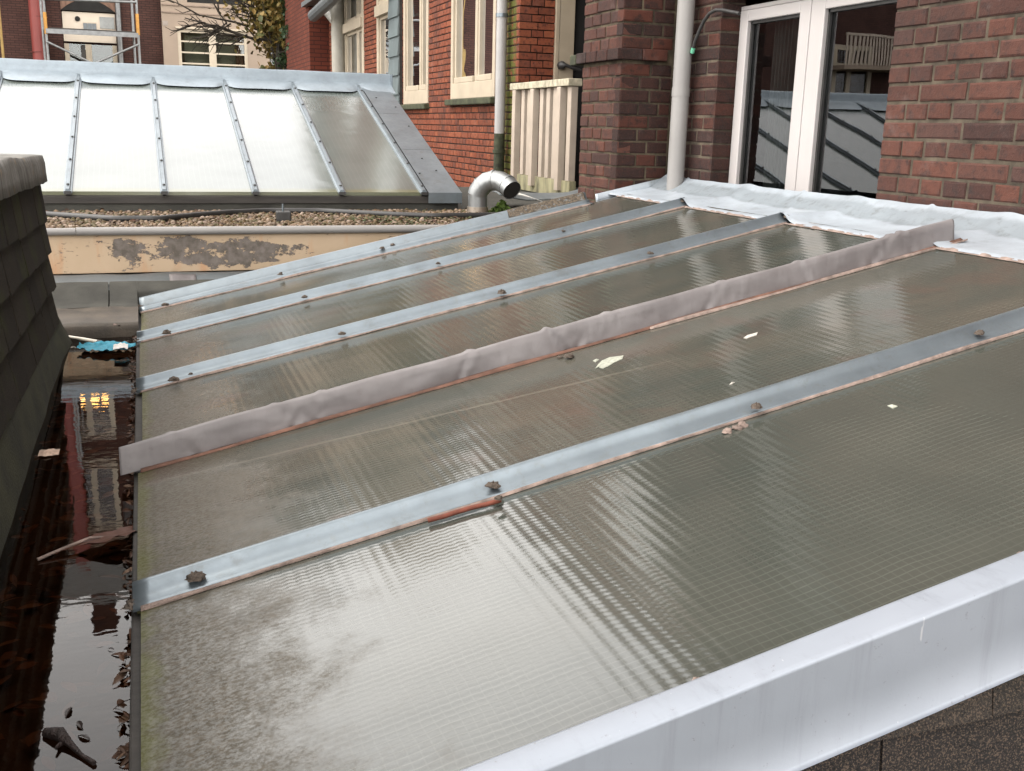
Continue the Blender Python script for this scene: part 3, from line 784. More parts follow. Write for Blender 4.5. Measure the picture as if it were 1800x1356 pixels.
blobs = {1: [((343, 1012), .018), ((868, 850), .014), ((877, 872), .009), ((1330, 712), .014), ((1722, 583), .013)],
         3: [((305, 666), .018), ((335, 655), .008), ((600, 585), .013), ((882, 513), .018), ((1143, 444), .013), ((1385, 380), .017)],
         4: [((293, 584), .019), ((535, 521), .014), ((770, 462), .012), ((990, 405), .012), ((1200, 353), .014)]}
for i in (1, 3, 4):
    b = sweep(capP, EX - .012, RX - .035, BY[i] + .035, 80, .0022, 0, i).build('glazing_bar', ZINC, roof, smooth=True)
    s = sweep([(-.043, .001), (-.042, .004), (-.038, .006), (-.034, .004)], EX + .0, RX - .05, BY[i] + .035, 160, .0025, .3, i * 3).build('sealant_strip', SEAL_P, b, smooth=True)
    for (pxy, r) in blobs[i]: blob(b, on_bar(*pxy), r * .92)
    e = blob(b, (EX - .012, BY[i] + .02, rz(EX) + .005), .016)
    if i == 1:
        p0 = on_bar(752, 916, .008); p1 = on_bar(880, 880, .008)
        MB().tube([p0 + (p1 - p0) * t + Vector((0, -.002 * math.sin(t * 9), .001)) for t in (0, .2, .4, .6, .8, 1)], .0045, 6).build('rusty_strip', RUST, b, smooth=True)
        for q in ((1280, 755), (1296, 749), (1306, 744)):
            blob(b, on_bar(*q, .006), .011, SEAL_P)
# the bar wrapped in grey tape (higher than the others)
wrapP = [(-.004, .003), (-.004, .012), (-.002, .026), (.001, .046), (.006, .062), (.014, .067), (.028, .064), (.038, .045), (.042, .0)]
wb = sweep(wrapP, EX - .045, RX + .02, BY[2] + .01, 420, .006, .030, 9, creases=[(.30, 1.2, .004), (.36, -1.5, .003), (.72, .6, .005), (1.02, -.8, .007), (1.04, 1.5, .004), (1.42, .9, .004), (1.75, -.5, .004), (1.95, 1.2, .005), (2.1, -.6, .006), (.08, -.9, .003)]).build('wrapped_bar', TAPE, roof, smooth=True, label='taller glazing bar wrapped in wrinkled mauve grey tape')
s = sweep([(-.020, .001), (-.018, .006), (-.008, .007), (-.003, .004)], EX + .0, RX + .04, BY[2] + .01, 160, .002, .3, 31).build('sealant_strip', simple('brown_sealant', (.13, .065, .045), .85, 0, .5, 20, .6), wb, smooth=True)
s = sweep([(-.026, .001), (-.024, .005), (-.019, .006), (-.016, .003)], 1.25, RX + .05, BY[2] + .01, 90, .003, .3, 33).build('sealant_strip', SEAL_P, wb, smooth=True)
blob(wb, on_bar(1000, 624, .01), .013, SEAL); blob(wb, on_bar(985, 626, .006), .009, SEAL)
# far edge flashing
edgeP = [(-.115, .003), (-.075, .005), (-.062, .006), (-.060, .014), (-.040, .017), (-.032, .016), (-.006, .046), (.002, .049), (.012, .048), (.015, -.12)]
ef = sweep(edgeP, EX - .004, 2.02, BY[5] + .06, 90, .002, 0, 17).build('edge_flashing', ZINC, roof, smooth=True)
s = sweep([(-.122, .001), (-.120, .005), (-.113, .006)], EX, 2.0, BY[5] + .06, 120, .002, .3, 21).build('sealant_strip', SEAL_P, ef, smooth=True)
def moss_edge():
    m = NT('moss_edge'); n = m.noise(55, 5, .75)
    col = m.mix(m.step(n, .34, .46), (.15, .17, .18), m.ramp(m.noise(120, 3), [(.35, (.035, .028, .020)), (.65, (.13, .10, .07))]))
    m.bsdf(col, .9, 0, m.bump(n, .8, .006)); return m.m
s = sweep([(-.0365, .0175), (-.032, .0195), (-.008, .0475), (.0015, .0515)], 1.62, 2.01, BY[5] + .06, 60, .0015, .02, 41).build('mossy_edge', moss_edge(), ef, smooth=True)
for pxy, r in (((290, 535), .016), ((493, 481), .013), ((672, 435), .012), ((690, 429), .012), ((885, 381), .015)): blob(ef, on_bar(*pxy, .025), r)
blob(ef, (EX - .01, BY[5] + .03, rz(EX) + .01), .026)
# ridge flashing against the house wall
def ridge(a, b):
    y = .2 + a * 4.52
    x = 2.165 + b * .33
    base = rz(x) + .010
    upst = -.022 * min(1, b / .7) + .030 * max(0, (b - .7) / .3)
    end = max(0, (y - 4.50) / .22); x -= .0
    hump = 0
    for yy in BY[1:5]: hump = max(hump, math.exp(-((y - yy - .03 - (.03 if yy == BY[2] else 0)) / .05) ** 2))
    z = base + upst * 1.3 + hump * (.006 + .022 * (1 - b)) + .004 * nzv(y * 2.6, b * 1.2) * (b > .02) + .0025 * nzv(y * 9, b * 3, 3) - .006 * math.sin(math.pi * min(1, b / .7)) * (1 - hump)
    z += .012 * end * b
    for yy in (4.3, 3.35, 2.62, 1.9): z += .007 * math.exp(-((y - yy - (b - .2) * .25) / .012) ** 2) * min(1, b * 2)
    if b < .01: z = rz(x) + .004 + hump * .035; x += .006 * nzv(y * 12)
    return (x, y, z)
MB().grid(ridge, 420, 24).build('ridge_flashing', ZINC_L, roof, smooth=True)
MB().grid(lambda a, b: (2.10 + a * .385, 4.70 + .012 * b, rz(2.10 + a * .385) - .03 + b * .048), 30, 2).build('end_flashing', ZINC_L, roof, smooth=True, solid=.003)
sr = MB(); sr.grid(lambda a, b: (2.158 + .012 * b + .005 * nzv(a * 60), .95 + a * 3.65, rz(2.16) + .002 + .006 * b * (1 + nzv(a * 90))), 240, 1); sr.build('sealant_strip', SEAL_P, roof, smooth=True)
# coping along the near edge
cz = .038
def coping(a, b):
    x = -.12 + a * 3.2
    pr = [(.030, -.030), (.030, .034), (.0285, .0378), (.025, .0385), (-.0125, .040), (-.0165, .0392), (-.0190, .036), (-.0195, .032), (-.020, -.03), (-.0205, -.096), (-.0235, -.0995), (-.026, -.100)]
    k = b * (len(pr) - 1); i = min(int(k + 1e-6), len(pr) - 2); f = k - i
    dy = pr[i][0] * (1 - f) + pr[i + 1][0] * f; h = pr[i][1] * (1 - f) + pr[i + 1][1] * f
    h += .002 * nzv(x * 2, b * 4) ; dy += .0016 * nzv(x * 3 + 9, b * 3)
    return (x, .919 + dy * 1.0, rz(x) + h)
cp = MB().grid(coping, 60, 11).build('edge_coping', ZINC_C, roof, smooth=True)
for q in ((1225, 1190), (1796, 968)): blob(cp, on_bar(*q, .035), .006, SEAL_P)
# walls of the extension under the roof
ex = MB()
def wz(x): return rz(x) - .02
ex.add([(EX + .015, .93, wz(EX)), (RX + .25, .93, wz(RX + .2)), (RX + .25, .93, GZ), (EX + .015, .93, GZ)], [(0, 1, 2, 3)])
ex.add([(EX + .015, 4.68, wz(EX)), (RX + .25, 4.68, wz(RX + .2)), (RX + .25, 4.68, GZ), (EX + .015, 4.68, GZ)], [(0, 1, 2, 3)])
ex.add([(EX + .015, .93, wz(EX)), (EX + .015, 4.68, wz(EX)), (EX + .015, 4.68, GZ), (EX + .015, .93, GZ)], [(0, 1, 2, 3)])
ex.build('wall', FELT, roof)
MB().box(EX - .016, EX + .012, .935, 4.66, EZ - .12, EZ - .013).build('eave_board', BLACKWOOD, roof, bevel=.004)
# granulated shingles on the near side, under the coping
for k in range(9):
    for j in range(11):
        x0 = -.05 + j * .30 + (.15 if k % 2 else 0) + U(-.01, .01); z1 = -.435 - k * .14
        if x0 > 2.7: continue
        x1 = x0 + .292
        top = min(z1, rz(x0) - .06); zb = z1 - .155
        if top <= zb + .02: continue
        s = MB(); y = .930
        t1 = min(z1, rz(x1) - .06)
        s.add([(x0, y - .021, zb), (x1, y - .021, zb + U(-.002, .002)), (x1, y - .004, t1), (x0, y - .004, top), (x0, y + .0, zb), (x1, y, zb), (x1, y, t1), (x0, y, top)], [(0, 1, 2, 3), (4, 5, 1, 0), (0, 3, 7, 4), (1, 5, 6, 2)])
        s.build('shingle', SHINGLE_G, roof)
# droppings and flakes on the glass
def flake(pts, lab, name='bird_dropping', mat=simple('dull_white_flake', (.42, .40, .36), .9, 0, .25, 90, .4)):
    ps = [on_bar(x, y, .0015) for x, y in pts]; c = sum(ps, Vector()) / len(ps)
    m = MB(); n = len(ps); m.add(ps + [c + Vector((0, 0, .003))] + [p - Vector((0, 0, .0012)) for p in ps], [(i, (i + 1) % n, n) for i in range(n)] + [(i, n + 1 + i, n + 1 + (i + 1) % n, (i + 1) % n) for i in range(n)])
    return tag(m.build(name, mat), lab, 'bird dropping' if name == 'bird_dropping' else 'flake')
DROP = simple('dropping', (.33, .34, .28), .9, 0, .3, 120, .5)
flake([(1046, 648), (1052, 640), (1058, 634), (1072, 628), (1082, 627), (1096, 625), (1094, 631), (1080, 637), (1072, 642), (1060, 648), (1052, 645)], 'greenish white bird dropping smeared on the glass below the wrapped bar', mat=DROP)
flake([(1042, 634), (1048, 631), (1053, 632), (1047, 637)], 'tiny pale speck just left of the large bird dropping', mat=DROP)
flake([(1307, 594), (1314, 589), (1322, 587), (1332, 584), (1330, 589), (1320, 592), (1312, 595)], 'small white flake lying on the glass right of the bird dropping', 'white_flake')
flake([(1282, 676), (1286, 672), (1292, 672), (1287, 675)], 'tiny white speck on the glass above the nearest glazing bar', 'white_flake')
flake([(910, 638), (914, 635), (918, 635), (916, 640), (912, 641)], 'small white spot stuck to the wrapped grey bar', 'white_flake')
flake([(1560, 713), (1568, 711), (1578, 714), (1570, 718)], 'faint pale mark on the nearest pane', 'pale_mark', DROP)

# ================================================================== TRENCH WITH WATER
WZ = -.838
tr = MB(); tr.box(-.40, EX + .01, -1.2, 4.22, WZ - .09, WZ - .06); tr.build('gutter_floor', simple('gutter_silt', (.022, .016, .012), .9, 0, .5, 9, .5), kind='structure')
wt = MB(); wt.grid(lambda a, b: (-.36 + a * .33, -1.2 + b * 5.46, WZ), 4, 60); wt.build('water', WATER, kind='structure')
# felt ledge under the eave
MB().grid(lambda a, b: (EX + .012 - .036 * a + .006 * nzv(b * 9), .93 + b * 3.4, -.80 - .06 * a - .0 * b + .003 * nzv(b * 16, a)), 3, 80).build('felt_edge', BLACKWOOD, roof, smooth=True)
# leaf litter
def leaf_geo(mb, c, l, wdt, yaw, pitch=0, roll=0, curl=.1):
    rot = Matrix.Rotation(yaw, 3, 'Z') @ Matrix.Rotation(pitch, 3, 'Y') @ Matrix.Rotation(roll, 3, 'X')
    prof = [(-.5, 0), (-.3, .32), (0, .5), (.28, .34), (.5, .03)]
    vs = []
    for (a, b) in prof:
        for s in (-1, 0, 1):
            v = Vector((a * l, s * b * wdt, -curl * l * (a * a * 2) + abs(s) * curl * wdt * .6)); vs.append(rot @ v + Vector(c))
    fs = []
    for i in range(4):
        for s in range(2): fs.append((i * 3 + s, i * 3 + s + 1, (i + 1) * 3 + s + 1, (i + 1) * 3 + s))
    mb.add(vs, fs)
rs = random.Random(3); lit = MB()
for i in range(420):
    y = rs.uniform(.9, 4.15); x = rs.uniform(-.34, -.06)
    leaf_geo(lit, (x, y, WZ - rs.uniform(.012, .055)), rs.uniform(.025, .06), rs.uniform(.010, .026), rs.uniform(0, 6.3), rs.uniform(-.15, .15), rs.uniform(-.3, .3))
for i in range(420):
    y = rs.uniform(.9, 4.2); x = -.072 + rs.uniform(-.008, .014)
    leaf_geo(lit, (x, y, WZ + rs.uniform(-.004, .012)), rs.choice((.01, .014, .02, .034)) * rs.uniform(.8, 1.3), rs.uniform(.004, .013), rs.uniform(0, 6.3), rs.uniform(-.5, .5), rs.uniform(-1, 1), .2)
lit.build('leaf_litter', LITTER, kind='stuff')['label'] = 'wet brown leaves lying in the gutter water and along its edge'
# the large curled leaf
P0, P1 = onZ(66, 984, WZ + .004), onZ(244, 926, WZ + .008)
bl = MB()
def big(a, b):
    ax = (P1 - P0); p = P0 + ax * a
    wv = .065 * math.sin(math.pi * min(1, max(0, (a - .35) / .65))) ** .7 if a > .35 else .003
    side = Vector((ax.y, -ax.x, 0)).normalized()
    s = (b - .15)
    return p + side * s * wv * 1.3 * (1 + .3 * nzv(a * 9, 2)) + Vector((0, 0, .004 * math.sin(a * 3.1) + abs(s) * wv * .35 + .009 * nzv(a * 6, b * 3) * a + .003 * nzv(a * 20, b * 8)))
bl.grid(big, 24, 6)
blo = thing('fallen_leaf', P0, 'large curled reddish brown leaf with pale stalk lying in the gutter', 'leaf')
bl.build('blade', LEAF_RED, blo, smooth=True)
MB().tube([P0, P0 + (P1 - P0) * .25 + Vector((0, 0, .006)), P0 + (P1 - P0) * .5 + Vector((0, 0, .01)), P0 + (P1 - P0) * .62 + Vector((.006, -.004, .004))], [.0035, .003, .003, .002], 6).build('stalk', SEAL_P, blo, smooth=True)
# twig and bits on the near water
tw = MB(); a = onZ(80, 1288, WZ + .003); b = onZ(166, 1342, WZ + .003)
tw.tube([a, a + (b - a) * .2 + Vector((.006, .003, .004)), a + (b - a) * .45 + Vector((.004, 0, .003)), a + (b - a) * .75, b], [.007, .010, .005, .003, .0035], 8)
tw.tube([a + (b - a) * .35, a + (b - a) * .4 + Vector((-.010, -.012, .004))], [.004, .002], 6)
tag(tw.build('twig', simple('wet_twig', (.022, .012, .010), .55, 0, .6, 70, 1, 160, .008), smooth=True), 'dark wet twig with a knobbly end floating in the near gutter water', 'twig')
bits = [((120, 1250), .018, 'dark curled leaf scrap floating just above the twig, nearest the parapet'), ((140, 1273), .016, 'small dark leaf scrap floating right above the twig'), ((148, 1295), .015, 'dark forked scrap floating beside the twig'), ((195, 1140), .008, 'tiny dark scrap floating alone in the reflected sky')]
for (q, l, lab) in bits:
    m = MB(); leaf_geo(m, onZ(*q, WZ + .003), l * 1.6, l * .5, U(0, 6), 0, .2, .25)
    tag(m.build('leaf_scrap', simple('dark_scrap', (.018, .011, .009), .5)), lab, 'leaf scrap')
for (q, r, lab, nm) in (((86, 796), .022, 'pale crumpled paper scrap floating beside the mossy skirt', 'paper_scrap'),):
    m = MB(); c = onZ(*q, WZ + .004)
    m.grid(lambda a, b: (c.x + (a - .5) * r * 2.2, c.y + (b - .5) * r * 2.4 + .01 * nzv(a * 4, b), c.z + .007 * (1 + nzv(a * 5, b * 5, 7)) * math.sin(math.pi * a) * math.sin(math.pi * b)), 10, 10)
    tag(m.build(nm, simple('stained_paper', (.52, .38, .29), .8, 0, .4, 90, .5), smooth=True), lab, 'paper')
# blue cloth, stick
c0 = onZ(188, 614, WZ + .006)
cl = MB()
def cloth(a, b):
    s, t = a - .5, b - .5
    x = c0.x + s * .19 + .02 * t; y = c0.y + t * .17 * (1 - abs(s) * 1.1) - s * .05
    return (x, y, c0.z + .012 * (1 + nzv(s * 9, t * 14, 2)) + .008 * nzv(s * 25, t * 20, 4))
cl.grid(cloth, 26, 16); co = thing('blue_rag', c0, 'crumpled bright blue plastic rag with white patch at the far end of the gutter', 'rag')
cl.build('cloth', BLUE, co, smooth=True)
cw = onZ(212, 610, WZ + .03)
m = MB(); m.grid(lambda a, b: (cw.x + (a - .5) * .05, cw.y + (b - .5) * .09, cw.z + .006 * nzv(a * 7, b * 7, 1) + .005 * math.sin(a * 3.1)), 8, 8); m.build('white_patch', WHITEP, co, smooth=True)
s0, s1 = onZ(113, 590, WZ + .02), onZ(172, 602, WZ + .012)
st = thing('stick', s0, 'thin white stick with a dark end lying beside the blue rag', 'stick')
MB().tube([s0, s0 * .3 + s1 * .7, s1], [.003, .008, .009], 10).build('shaft', simple('bone_white', (.62, .57, .48), .4, 0, .1, 30), st, smooth=True)
MB().tube([s1, s1 + (s1 - s0) * .12], .010, 10).build('dark_end', RUBBER, st, smooth=True)
for (q, lab, l) in (((236, 612), 'pinkish fallen leaf between the blue rag and the glass roof', .05), ((222, 600), 'small pink brown leaf right behind the blue rag', .035), ((205, 572), 'pale curled leaf resting on the felt step behind the blue rag', .04)):
    m = MB(); leaf_geo(m, onZ(*q, WZ + .02 if q[1] > 590 else -.775), l, l * .6, U(0, 3), .2, .2, .3)
    tag(m.build('fallen_leaf', SEAL_P), lab, 'leaf')

# ================================================================== SHINGLED PARAPET (left)
par = thing('shingled_parapet', (-.5, 2, WZ), 'dark shingled parapet with weathered lead cap at the left edge', 'parapet')
FX = -.36; PE = 4.12
def pz(z, y): return z - .037 * (y - 4.1)
mb = MB()
for (ya, yb) in ((-1.2, PE),):
    vs = [(FX + .0, ya, pz(-.18, ya)), (-.75, ya, pz(-.18, ya)), (-.75, ya, -1.1), (FX, ya, -1.1), (FX, yb, pz(-.18, yb)), (-.75, yb, pz(-.18, yb)), (-.75, yb, -1.1), (FX, yb, -1.1)]
    mb.add(vs, [(0, 1, 2, 3), (4, 7, 6, 5), (0, 4, 5, 1), (0, 3, 7, 4), (1, 5, 6, 2)])
mb.build('core', BLACKWOOD, par)
rows = [-.231, -.359, -.476, -.60, -.735]
for k in range(4):
    z1, z0 = rows[k] + .02, rows[k + 1] - .012
    y = PE + .004 - (0, .11, .05, .14)[k] * 0
    first = True
    while y > -1.0:
        l = U(.19, .24) if not first else (.10, .2, .14, .22)[k]; first = False
        ya, yb = y - l + .008, y
        s = MB(); o1 = .016 + U(0, .006); o2 = .002; j1, j2 = U(-.005, .005), U(-.005, .005)
        kick = .012 * k
        s.add([(FX + o1 + kick * .3, yb, pz(z0, yb) + j1), (FX + o1 + kick * .3, ya, pz(z0, ya) + j2), (FX + o2, ya, pz(z1, ya)), (FX + o2, yb, pz(z1, yb)),
               (FX, yb, pz(z0, yb) + j1), (FX, ya, pz(z0, ya) + j2), (FX - .002, ya, pz(z1, ya)), (FX - .002, yb, pz(z1, yb))], [(0, 1, 2, 3), (4, 5, 1, 0), (0, 3, 7, 4), (1, 5, 6, 2), (4, 7, 6, 5)])
        s.build('shingle', SHINGLE, par)
        y -= l
def capf(a, b):
    y = -1.2 + a * (PE + .02 + 1.2)
    pr = [(FX + .026, -.095), (FX + .022, -.03), (FX + .014, -.006), (FX - .01, -.004), (-.60, -.002), (-.76, -.01), (-.77, -.08)]
    k = b * (len(pr) - 1); i = min(int(k + 1e-6), len(pr) - 2); f = k - i
    x = pr[i][0] * (1 - f) + pr[i + 1][0] * f; h = pr[i][1] * (1 - f) + pr[i + 1][1] * f
    z = -.137 - .024 * (y - 4.1) + h
    x += .006 * nzv(y * 5, b * 3); z += .007 * nzv(y * 3.5, b) + .004 * nzv(y * 13)
    return (x, y, z)
MB().grid(capf, 120, 12).build('lead_cap', LEADCAP, par, smooth=True, solid=.004)
def skirt(a, b):
    y = -1.2 + a * (PE + .05 + 1.2)
    zt = -.715 - .055 * (y - 4.1); x = FX + .012 + .012 * math.sin(b * 1.6) + b * .030 + .005 * nzv(y * 4, b * 2)
    x += .02 * b * max(0, (y - 3.9) * 3)
    return (x, y, zt * (1 - b) + (WZ - .035) * b)
MB().grid(skirt, 90, 6).build('skirt', MOSSY, par, smooth=True, solid=.004)

# ================================================================== FLAT ROOF WITH PEELING FASCIA
flat = thing('flat_roof_building', (1, 5.6, GZ), 'flat gravel roofed extension with peeling cream fascia board behind the gutter', 'building')
FY = 4.95
MB().box(-6, 2.98, FY + .03, 8.6, GZ, -.53).build('wall', FELT, flat)
MB().box(-6, 2.2, FY - .0, FY + .028, -.683, -.505).build('fascia_board', PEEL, flat, bevel=.003, label='cream fascia board with paint peeling off grey wood')
MB().tube([(-6, FY - .012, -.494), (-.30, FY - .012, -.494)], .0165, 14).build('roof_edge_trim', PIPEGREY, flat, smooth=True)
MB().tube([(-.297, FY - .012, -.4935), (.55, FY - .012, -.494), (2.2, FY - .012, -.494)], .0185, 14).build('roof_edge_trim', PIPEGREY, flat, smooth=True)
def prof_sheet(name, mat, pts, x0, x1, n=70, wz_=.004, lab=None, seed=0):
    def fn(a, b):
        x = x0 + (x1 - x0) * a
        k = b * (len(pts) - 1); i = min(int(k + 1e-6), len(pts) - 2); f = k - i
        y = pts[i][0] * (1 - f) + pts[i + 1][0] * f; z = pts[i][1] * (1 - f) + pts[i + 1][1] * f
        return (x, y + wz_ * 1.5 * nzv(x * 4 + seed, b * 2), z + wz_ * nzv(x * 5 + seed, b * 3, 2))
    return MB().grid(fn, n, (len(pts) - 1) * 3).build(name, mat, flat, smooth=True, label=lab)
prof_sheet('lead_flashing', ZINC_D, [(4.93, -.684), (4.88, -.69), (4.80, -.706), (4.745, -.722), (4.742, -.728)], -2, 1.2, 90, .008, seed=3)
prof_sheet('felt_upstand', FELT, [(4.80, -.70), (4.76, -.70), (4.70, -.735), (4.64, -.765), (4.56, -.773)], -2, -.175 + .0, 60, .004, seed=5)
prof_sheet('felt_upstand', FELT, [(4.80, -.70), (4.757, -.70), (4.697, -.735), (4.637, -.765), (4.557, -.773)], -.17, -.058, 30, .004, seed=6)
prof_sheet('felt_upstand', FELT, [(4.80, -.70), (4.757, -.70), (4.705, -.735), (4.70, -.86)], -.0575, 1.2, 60, .003, seed=6)
prof_sheet('felt_shelf', FELT_BR, [(4.565, -.770), (4.45, -.776), (4.30, -.781), (4.26, -.784), (4.245, -.795), (4.238, -.83), (4.235, -.90)], -.6, -.056, 50, .006, seed=8)
sp_ = onY(332, 505, 4.79)
m = MB(); m.grid(lambda a, b: (onY(299, 505, 4.8).x + a * .115 + .002 * nzv(b * 9), 4.87 - b * .15, -.683 - b * .055 + .003 * math.sin(a * 6)), 8, 8); m.build('tape_patch', TAPE, flat, smooth=True, solid=.003)
# gravel on the flat roof
MB().box(-6, 2.98, FY + .029, 8.6, -.529, -.507).build('roof_deck', FELT, flat)
gv = MB(); rs = random.Random(11)
ico = [(0, 0, 1), (.89, 0, .45), (.28, .85, .45), (-.72, .53, .45), (-.72, -.53, .45), (.28, -.85, .45)]
icf = [(0, 1, 2), (0, 2, 3), (0, 3, 4), (0, 4, 5), (0, 5, 1)]
ring = [(.95, .2, -.2), (.1, 1, -.2), (-.9, .4, -.2), (-.6, -.8, -.2), (.5, -.9, -.2)]
y = FY + .01
while y < 5.98:
    x = -1.6
    while x < 2.1:
        r = rs.uniform(.007, .016); cx, cy, czz = x + rs.uniform(-.008, .008), y + rs.uniform(-.01, .01), -.500 + rs.uniform(-.006, .012)
        rot = Matrix.Rotation(rs.uniform(0, 6.3), 3, 'Z') @ Matrix.Rotation(rs.uniform(-.5, .5), 3, 'X')
        vs = [rot @ Vector((a * r * rs.uniform(.85, 1.2), b * r * rs.uniform(.8, 1.15), c * r * .8)) + Vector((cx, cy, czz)) for a, b, c in ico + ring]
        gv.add(vs, icf + [(1, 6, 7, 2), (2, 7, 8, 3), (3, 8, 9, 4), (4, 9, 10, 5), (5, 10, 6, 1)])
        x += .021
    y += .019
gv.build('gravel', PEBBLE, kind='stuff')['label'] = 'loose brown and cream pebbles covering the flat roof'
# moss tufts over the gravel at the right
ms = MB()
for i in range(900):
    x = rs.uniform(.95, 2.0); y = rs.uniform(5.0, 5.5)
    if nzv(x * 4, y * 4) < -.05: continue
    leaf_geo(ms, (x, y, -.487 + rs.uniform(0, .006)), .015, .012, rs.uniform(0, 6.3), rs.uniform(-.5, .5), rs.uniform(-.5, .5))
ms.build('moss', simple('moss', (.038, .05, .014), .95, 0, .5, 20, .5), kind='stuff')['label'] = 'green moss creeping over the gravel near the flue'
gl = MB()
for i in range(420):
    leaf_geo(gl, (rs.uniform(-1.4, 2.0), rs.uniform(4.98, 6.0), -.485 + rs.uniform(0, .006)), rs.uniform(.015, .04), rs.uniform(.01, .022), rs.uniform(0, 6.3), rs.uniform(-.5, .5), rs.uniform(-.6, .6), .2)
gl.build('dry_leaf_litter', LITTER, kind='stuff')['label'] = 'small dry brown leaves caught among the gravel'
# hose
hz = -.478
hp_ = [onZ(*q, hz) for q in ((-300, 383), (-60, 374), (80, 377), (140, 381), (200, 385), (280, 385), (340, 379), (400, 374), (470, 371), (560, 371), (640, 375), (700, 378), (760, 380), (830, 379), (900, 378))]
sm = []
for i in range(len(hp_) - 1):
    for t in range(4):
        f = t / 4; p = hp_[i] * (1 - f) + hp_[i + 1] * f; sm.append(p)
tag(MB().tube(sm, .016, 10).build('hose', RUBBER, smooth=True), 'black rubber hose lying across the gravel in front of the far skylight', 'hose')
bk = onZ(500, 391, -.495)
ob = thing('rubber_block', bk, 'small black rubber block with a metal pin standing on the gravel', 'block')
MB().box(bk.x - .036, bk.x + .036, bk.y, bk.y + .07, -.50, -.442).build('block', RUBBER, ob, bevel=.006)
MB().tube([(bk.x - .002, bk.y + .03, -.442), (bk.x - .002, bk.y + .03, -.405)], .005, 8).build('pin', ZINC, ob)

# ================================================================== FAR SKYLIGHT
sk = thing('glass_skylight', (0, 6.9, -.5), 'long sloping skylight with white reflecting panes and zinc ridge behind the gravel', 'skylight')
SY, SZ, SS = 6.05, -.390, .33
RY = 8.05
def sz(y): return SZ + SS * (y - SY)
bx = [1.57 - .49 * i for i in range(12)]
for i in range(11):
    a, b = bx[i + 1] + .01, bx[i] - .01
    MB().add([(a, SY, sz(SY)), (b, SY, sz(SY)), (b, RY, sz(RY)), (a, RY, sz(RY)), (a, SY, sz(SY) - .02), (b, SY, sz(SY) - .02)], [(0, 1, 2, 3), (4, 5, 1, 0)]).build('glass_pane', GLASS_F, sk)
for i in range(12):
    x = bx[i]
    m = MB()
    def pf(dx, h, y): return (x + dx, y, sz(y) + h)
    pr = [(-.022, 0), (-.021, .010), (-.013, .012), (-.009, .024), (.009, .024), (.013, .012), (.021, .010), (.022, 0)]
    ya, yb = SY - .025, RY + .02
    m.add([pf(a, h, ya) for a, h in pr] + [pf(a, h, yb) for a, h in pr], [(k, k + 1, 8 + k + 1, 8 + k) for k in range(7)] + [tuple(range(8))])
    bo = m.build('glazing_bar', ZINC, sk)
    for t in range(6):
        yy = SY + .03 + t * .36
        MB().tube([pf(.0, .020, yy), pf(.0, .031, yy)], [.009, .006], 8).build('screw', RUBBER, bo)
    MB().box(x - .018, x + .018, ya - .012, ya, sz(ya) - .006, sz(ya) + .012).build('end_clip', RUBBER, bo)
# right-hand cover panels
w0, w1 = 1.592, 1.80
for (ya, yb) in ((SY - .045, SY + .66), (SY + .663, SY + 1.36), (SY + 1.363, RY)):
    m = MB(); m.add([(w0, ya, sz(ya) + .016), (w1, ya, sz(ya) + .016), (w1, yb, sz(yb) + .016), (w0, yb, sz(yb) + .016), (w1, ya, sz(ya) - .06), (w1, yb, sz(yb) - .06)], [(0, 1, 2, 3), (1, 4, 5, 2)])
    if ya < SY: m.add([(w0, ya, sz(ya) + .016), (w1, ya, sz(ya) + .016), (w1, ya + .003, sz(ya) - .046), (w0, ya + .003, sz(ya) - .046)], [(0, 3, 2, 1)])
    m.build('side_panel', ZINC, sk, bevel=.002)
for (a, b) in ((.7, .3), (.1, .25), (.5, .5), (.8, 1.5), (.3, 1.7), (.8, 1.1)):
    xx = w0 + a * .2; yy = SY + b
    MB().tube([(xx, yy, sz(yy) + .016), (xx, yy, sz(yy) + .021)], .006, 8).build('screw', RUBBER, sk)
# ridge cap
def rcap(a, b):
    x = -4.0 + a * 5.83
    pr = [(RY - .17, sz(RY - .17) + .013), (RY - .10, sz(RY - .1) + .020), (RY - .02, sz(RY) + .02), (RY + .005, sz(RY) + .035), (RY + .012, sz(RY) + .095), (RY + .02, sz(RY) + .104), (RY + .05, sz(RY) + .104), (RY + .055, sz(RY))]
    k = b * (len(pr) - 1); i = min(int(k + 1e-6), len(pr) - 2); f = k - i
    y = pr[i][0] * (1 - f) + pr[i + 1][0] * f; z = pr[i][1] * (1 - f) + pr[i + 1][1] * f
    d = min(abs(x - q) for q in bx)
    e = math.exp(-(d / .05) ** 2) * max(0, 1 - b * 3)
    return (x, y + .075 * e, z + .015 * e + .003 * nzv(x * 4, b * 3))
MB().grid(rcap, 460, 21).build('ridge_cap', ZINC_R, sk, smooth=True)
MB().box(1.83, 1.834, RY - .05, RY + .06, sz(RY) - .03, sz(RY) + .10).build('ridge_end', ZINC, sk)
# curb
MB().box(-4.0, 1.79, SY - .012, SY + .03, -.455, -.412).build('curb', BLACKWOOD, sk, bevel=.003)
MB().box(-4.0, 1.785, SY + .0, SY + .05, -.51, -.456).build('curb', FELT, sk)
m = MB(); m.add([(1.788, SY, -.51), (1.788, RY + .05, -.51), (1.788, RY + .05, sz(RY) - .03), (1.788, SY, sz(SY) - .03)], [(0, 1, 2, 3)])
m.add([(-4, RY + .05, -.51), (1.788, RY + .05, -.51), (1.788, RY + .05, sz(RY)), (-4, RY + .05, sz(RY))], [(0, 1, 2, 3)]); m.build('side_wall', FELT, sk)

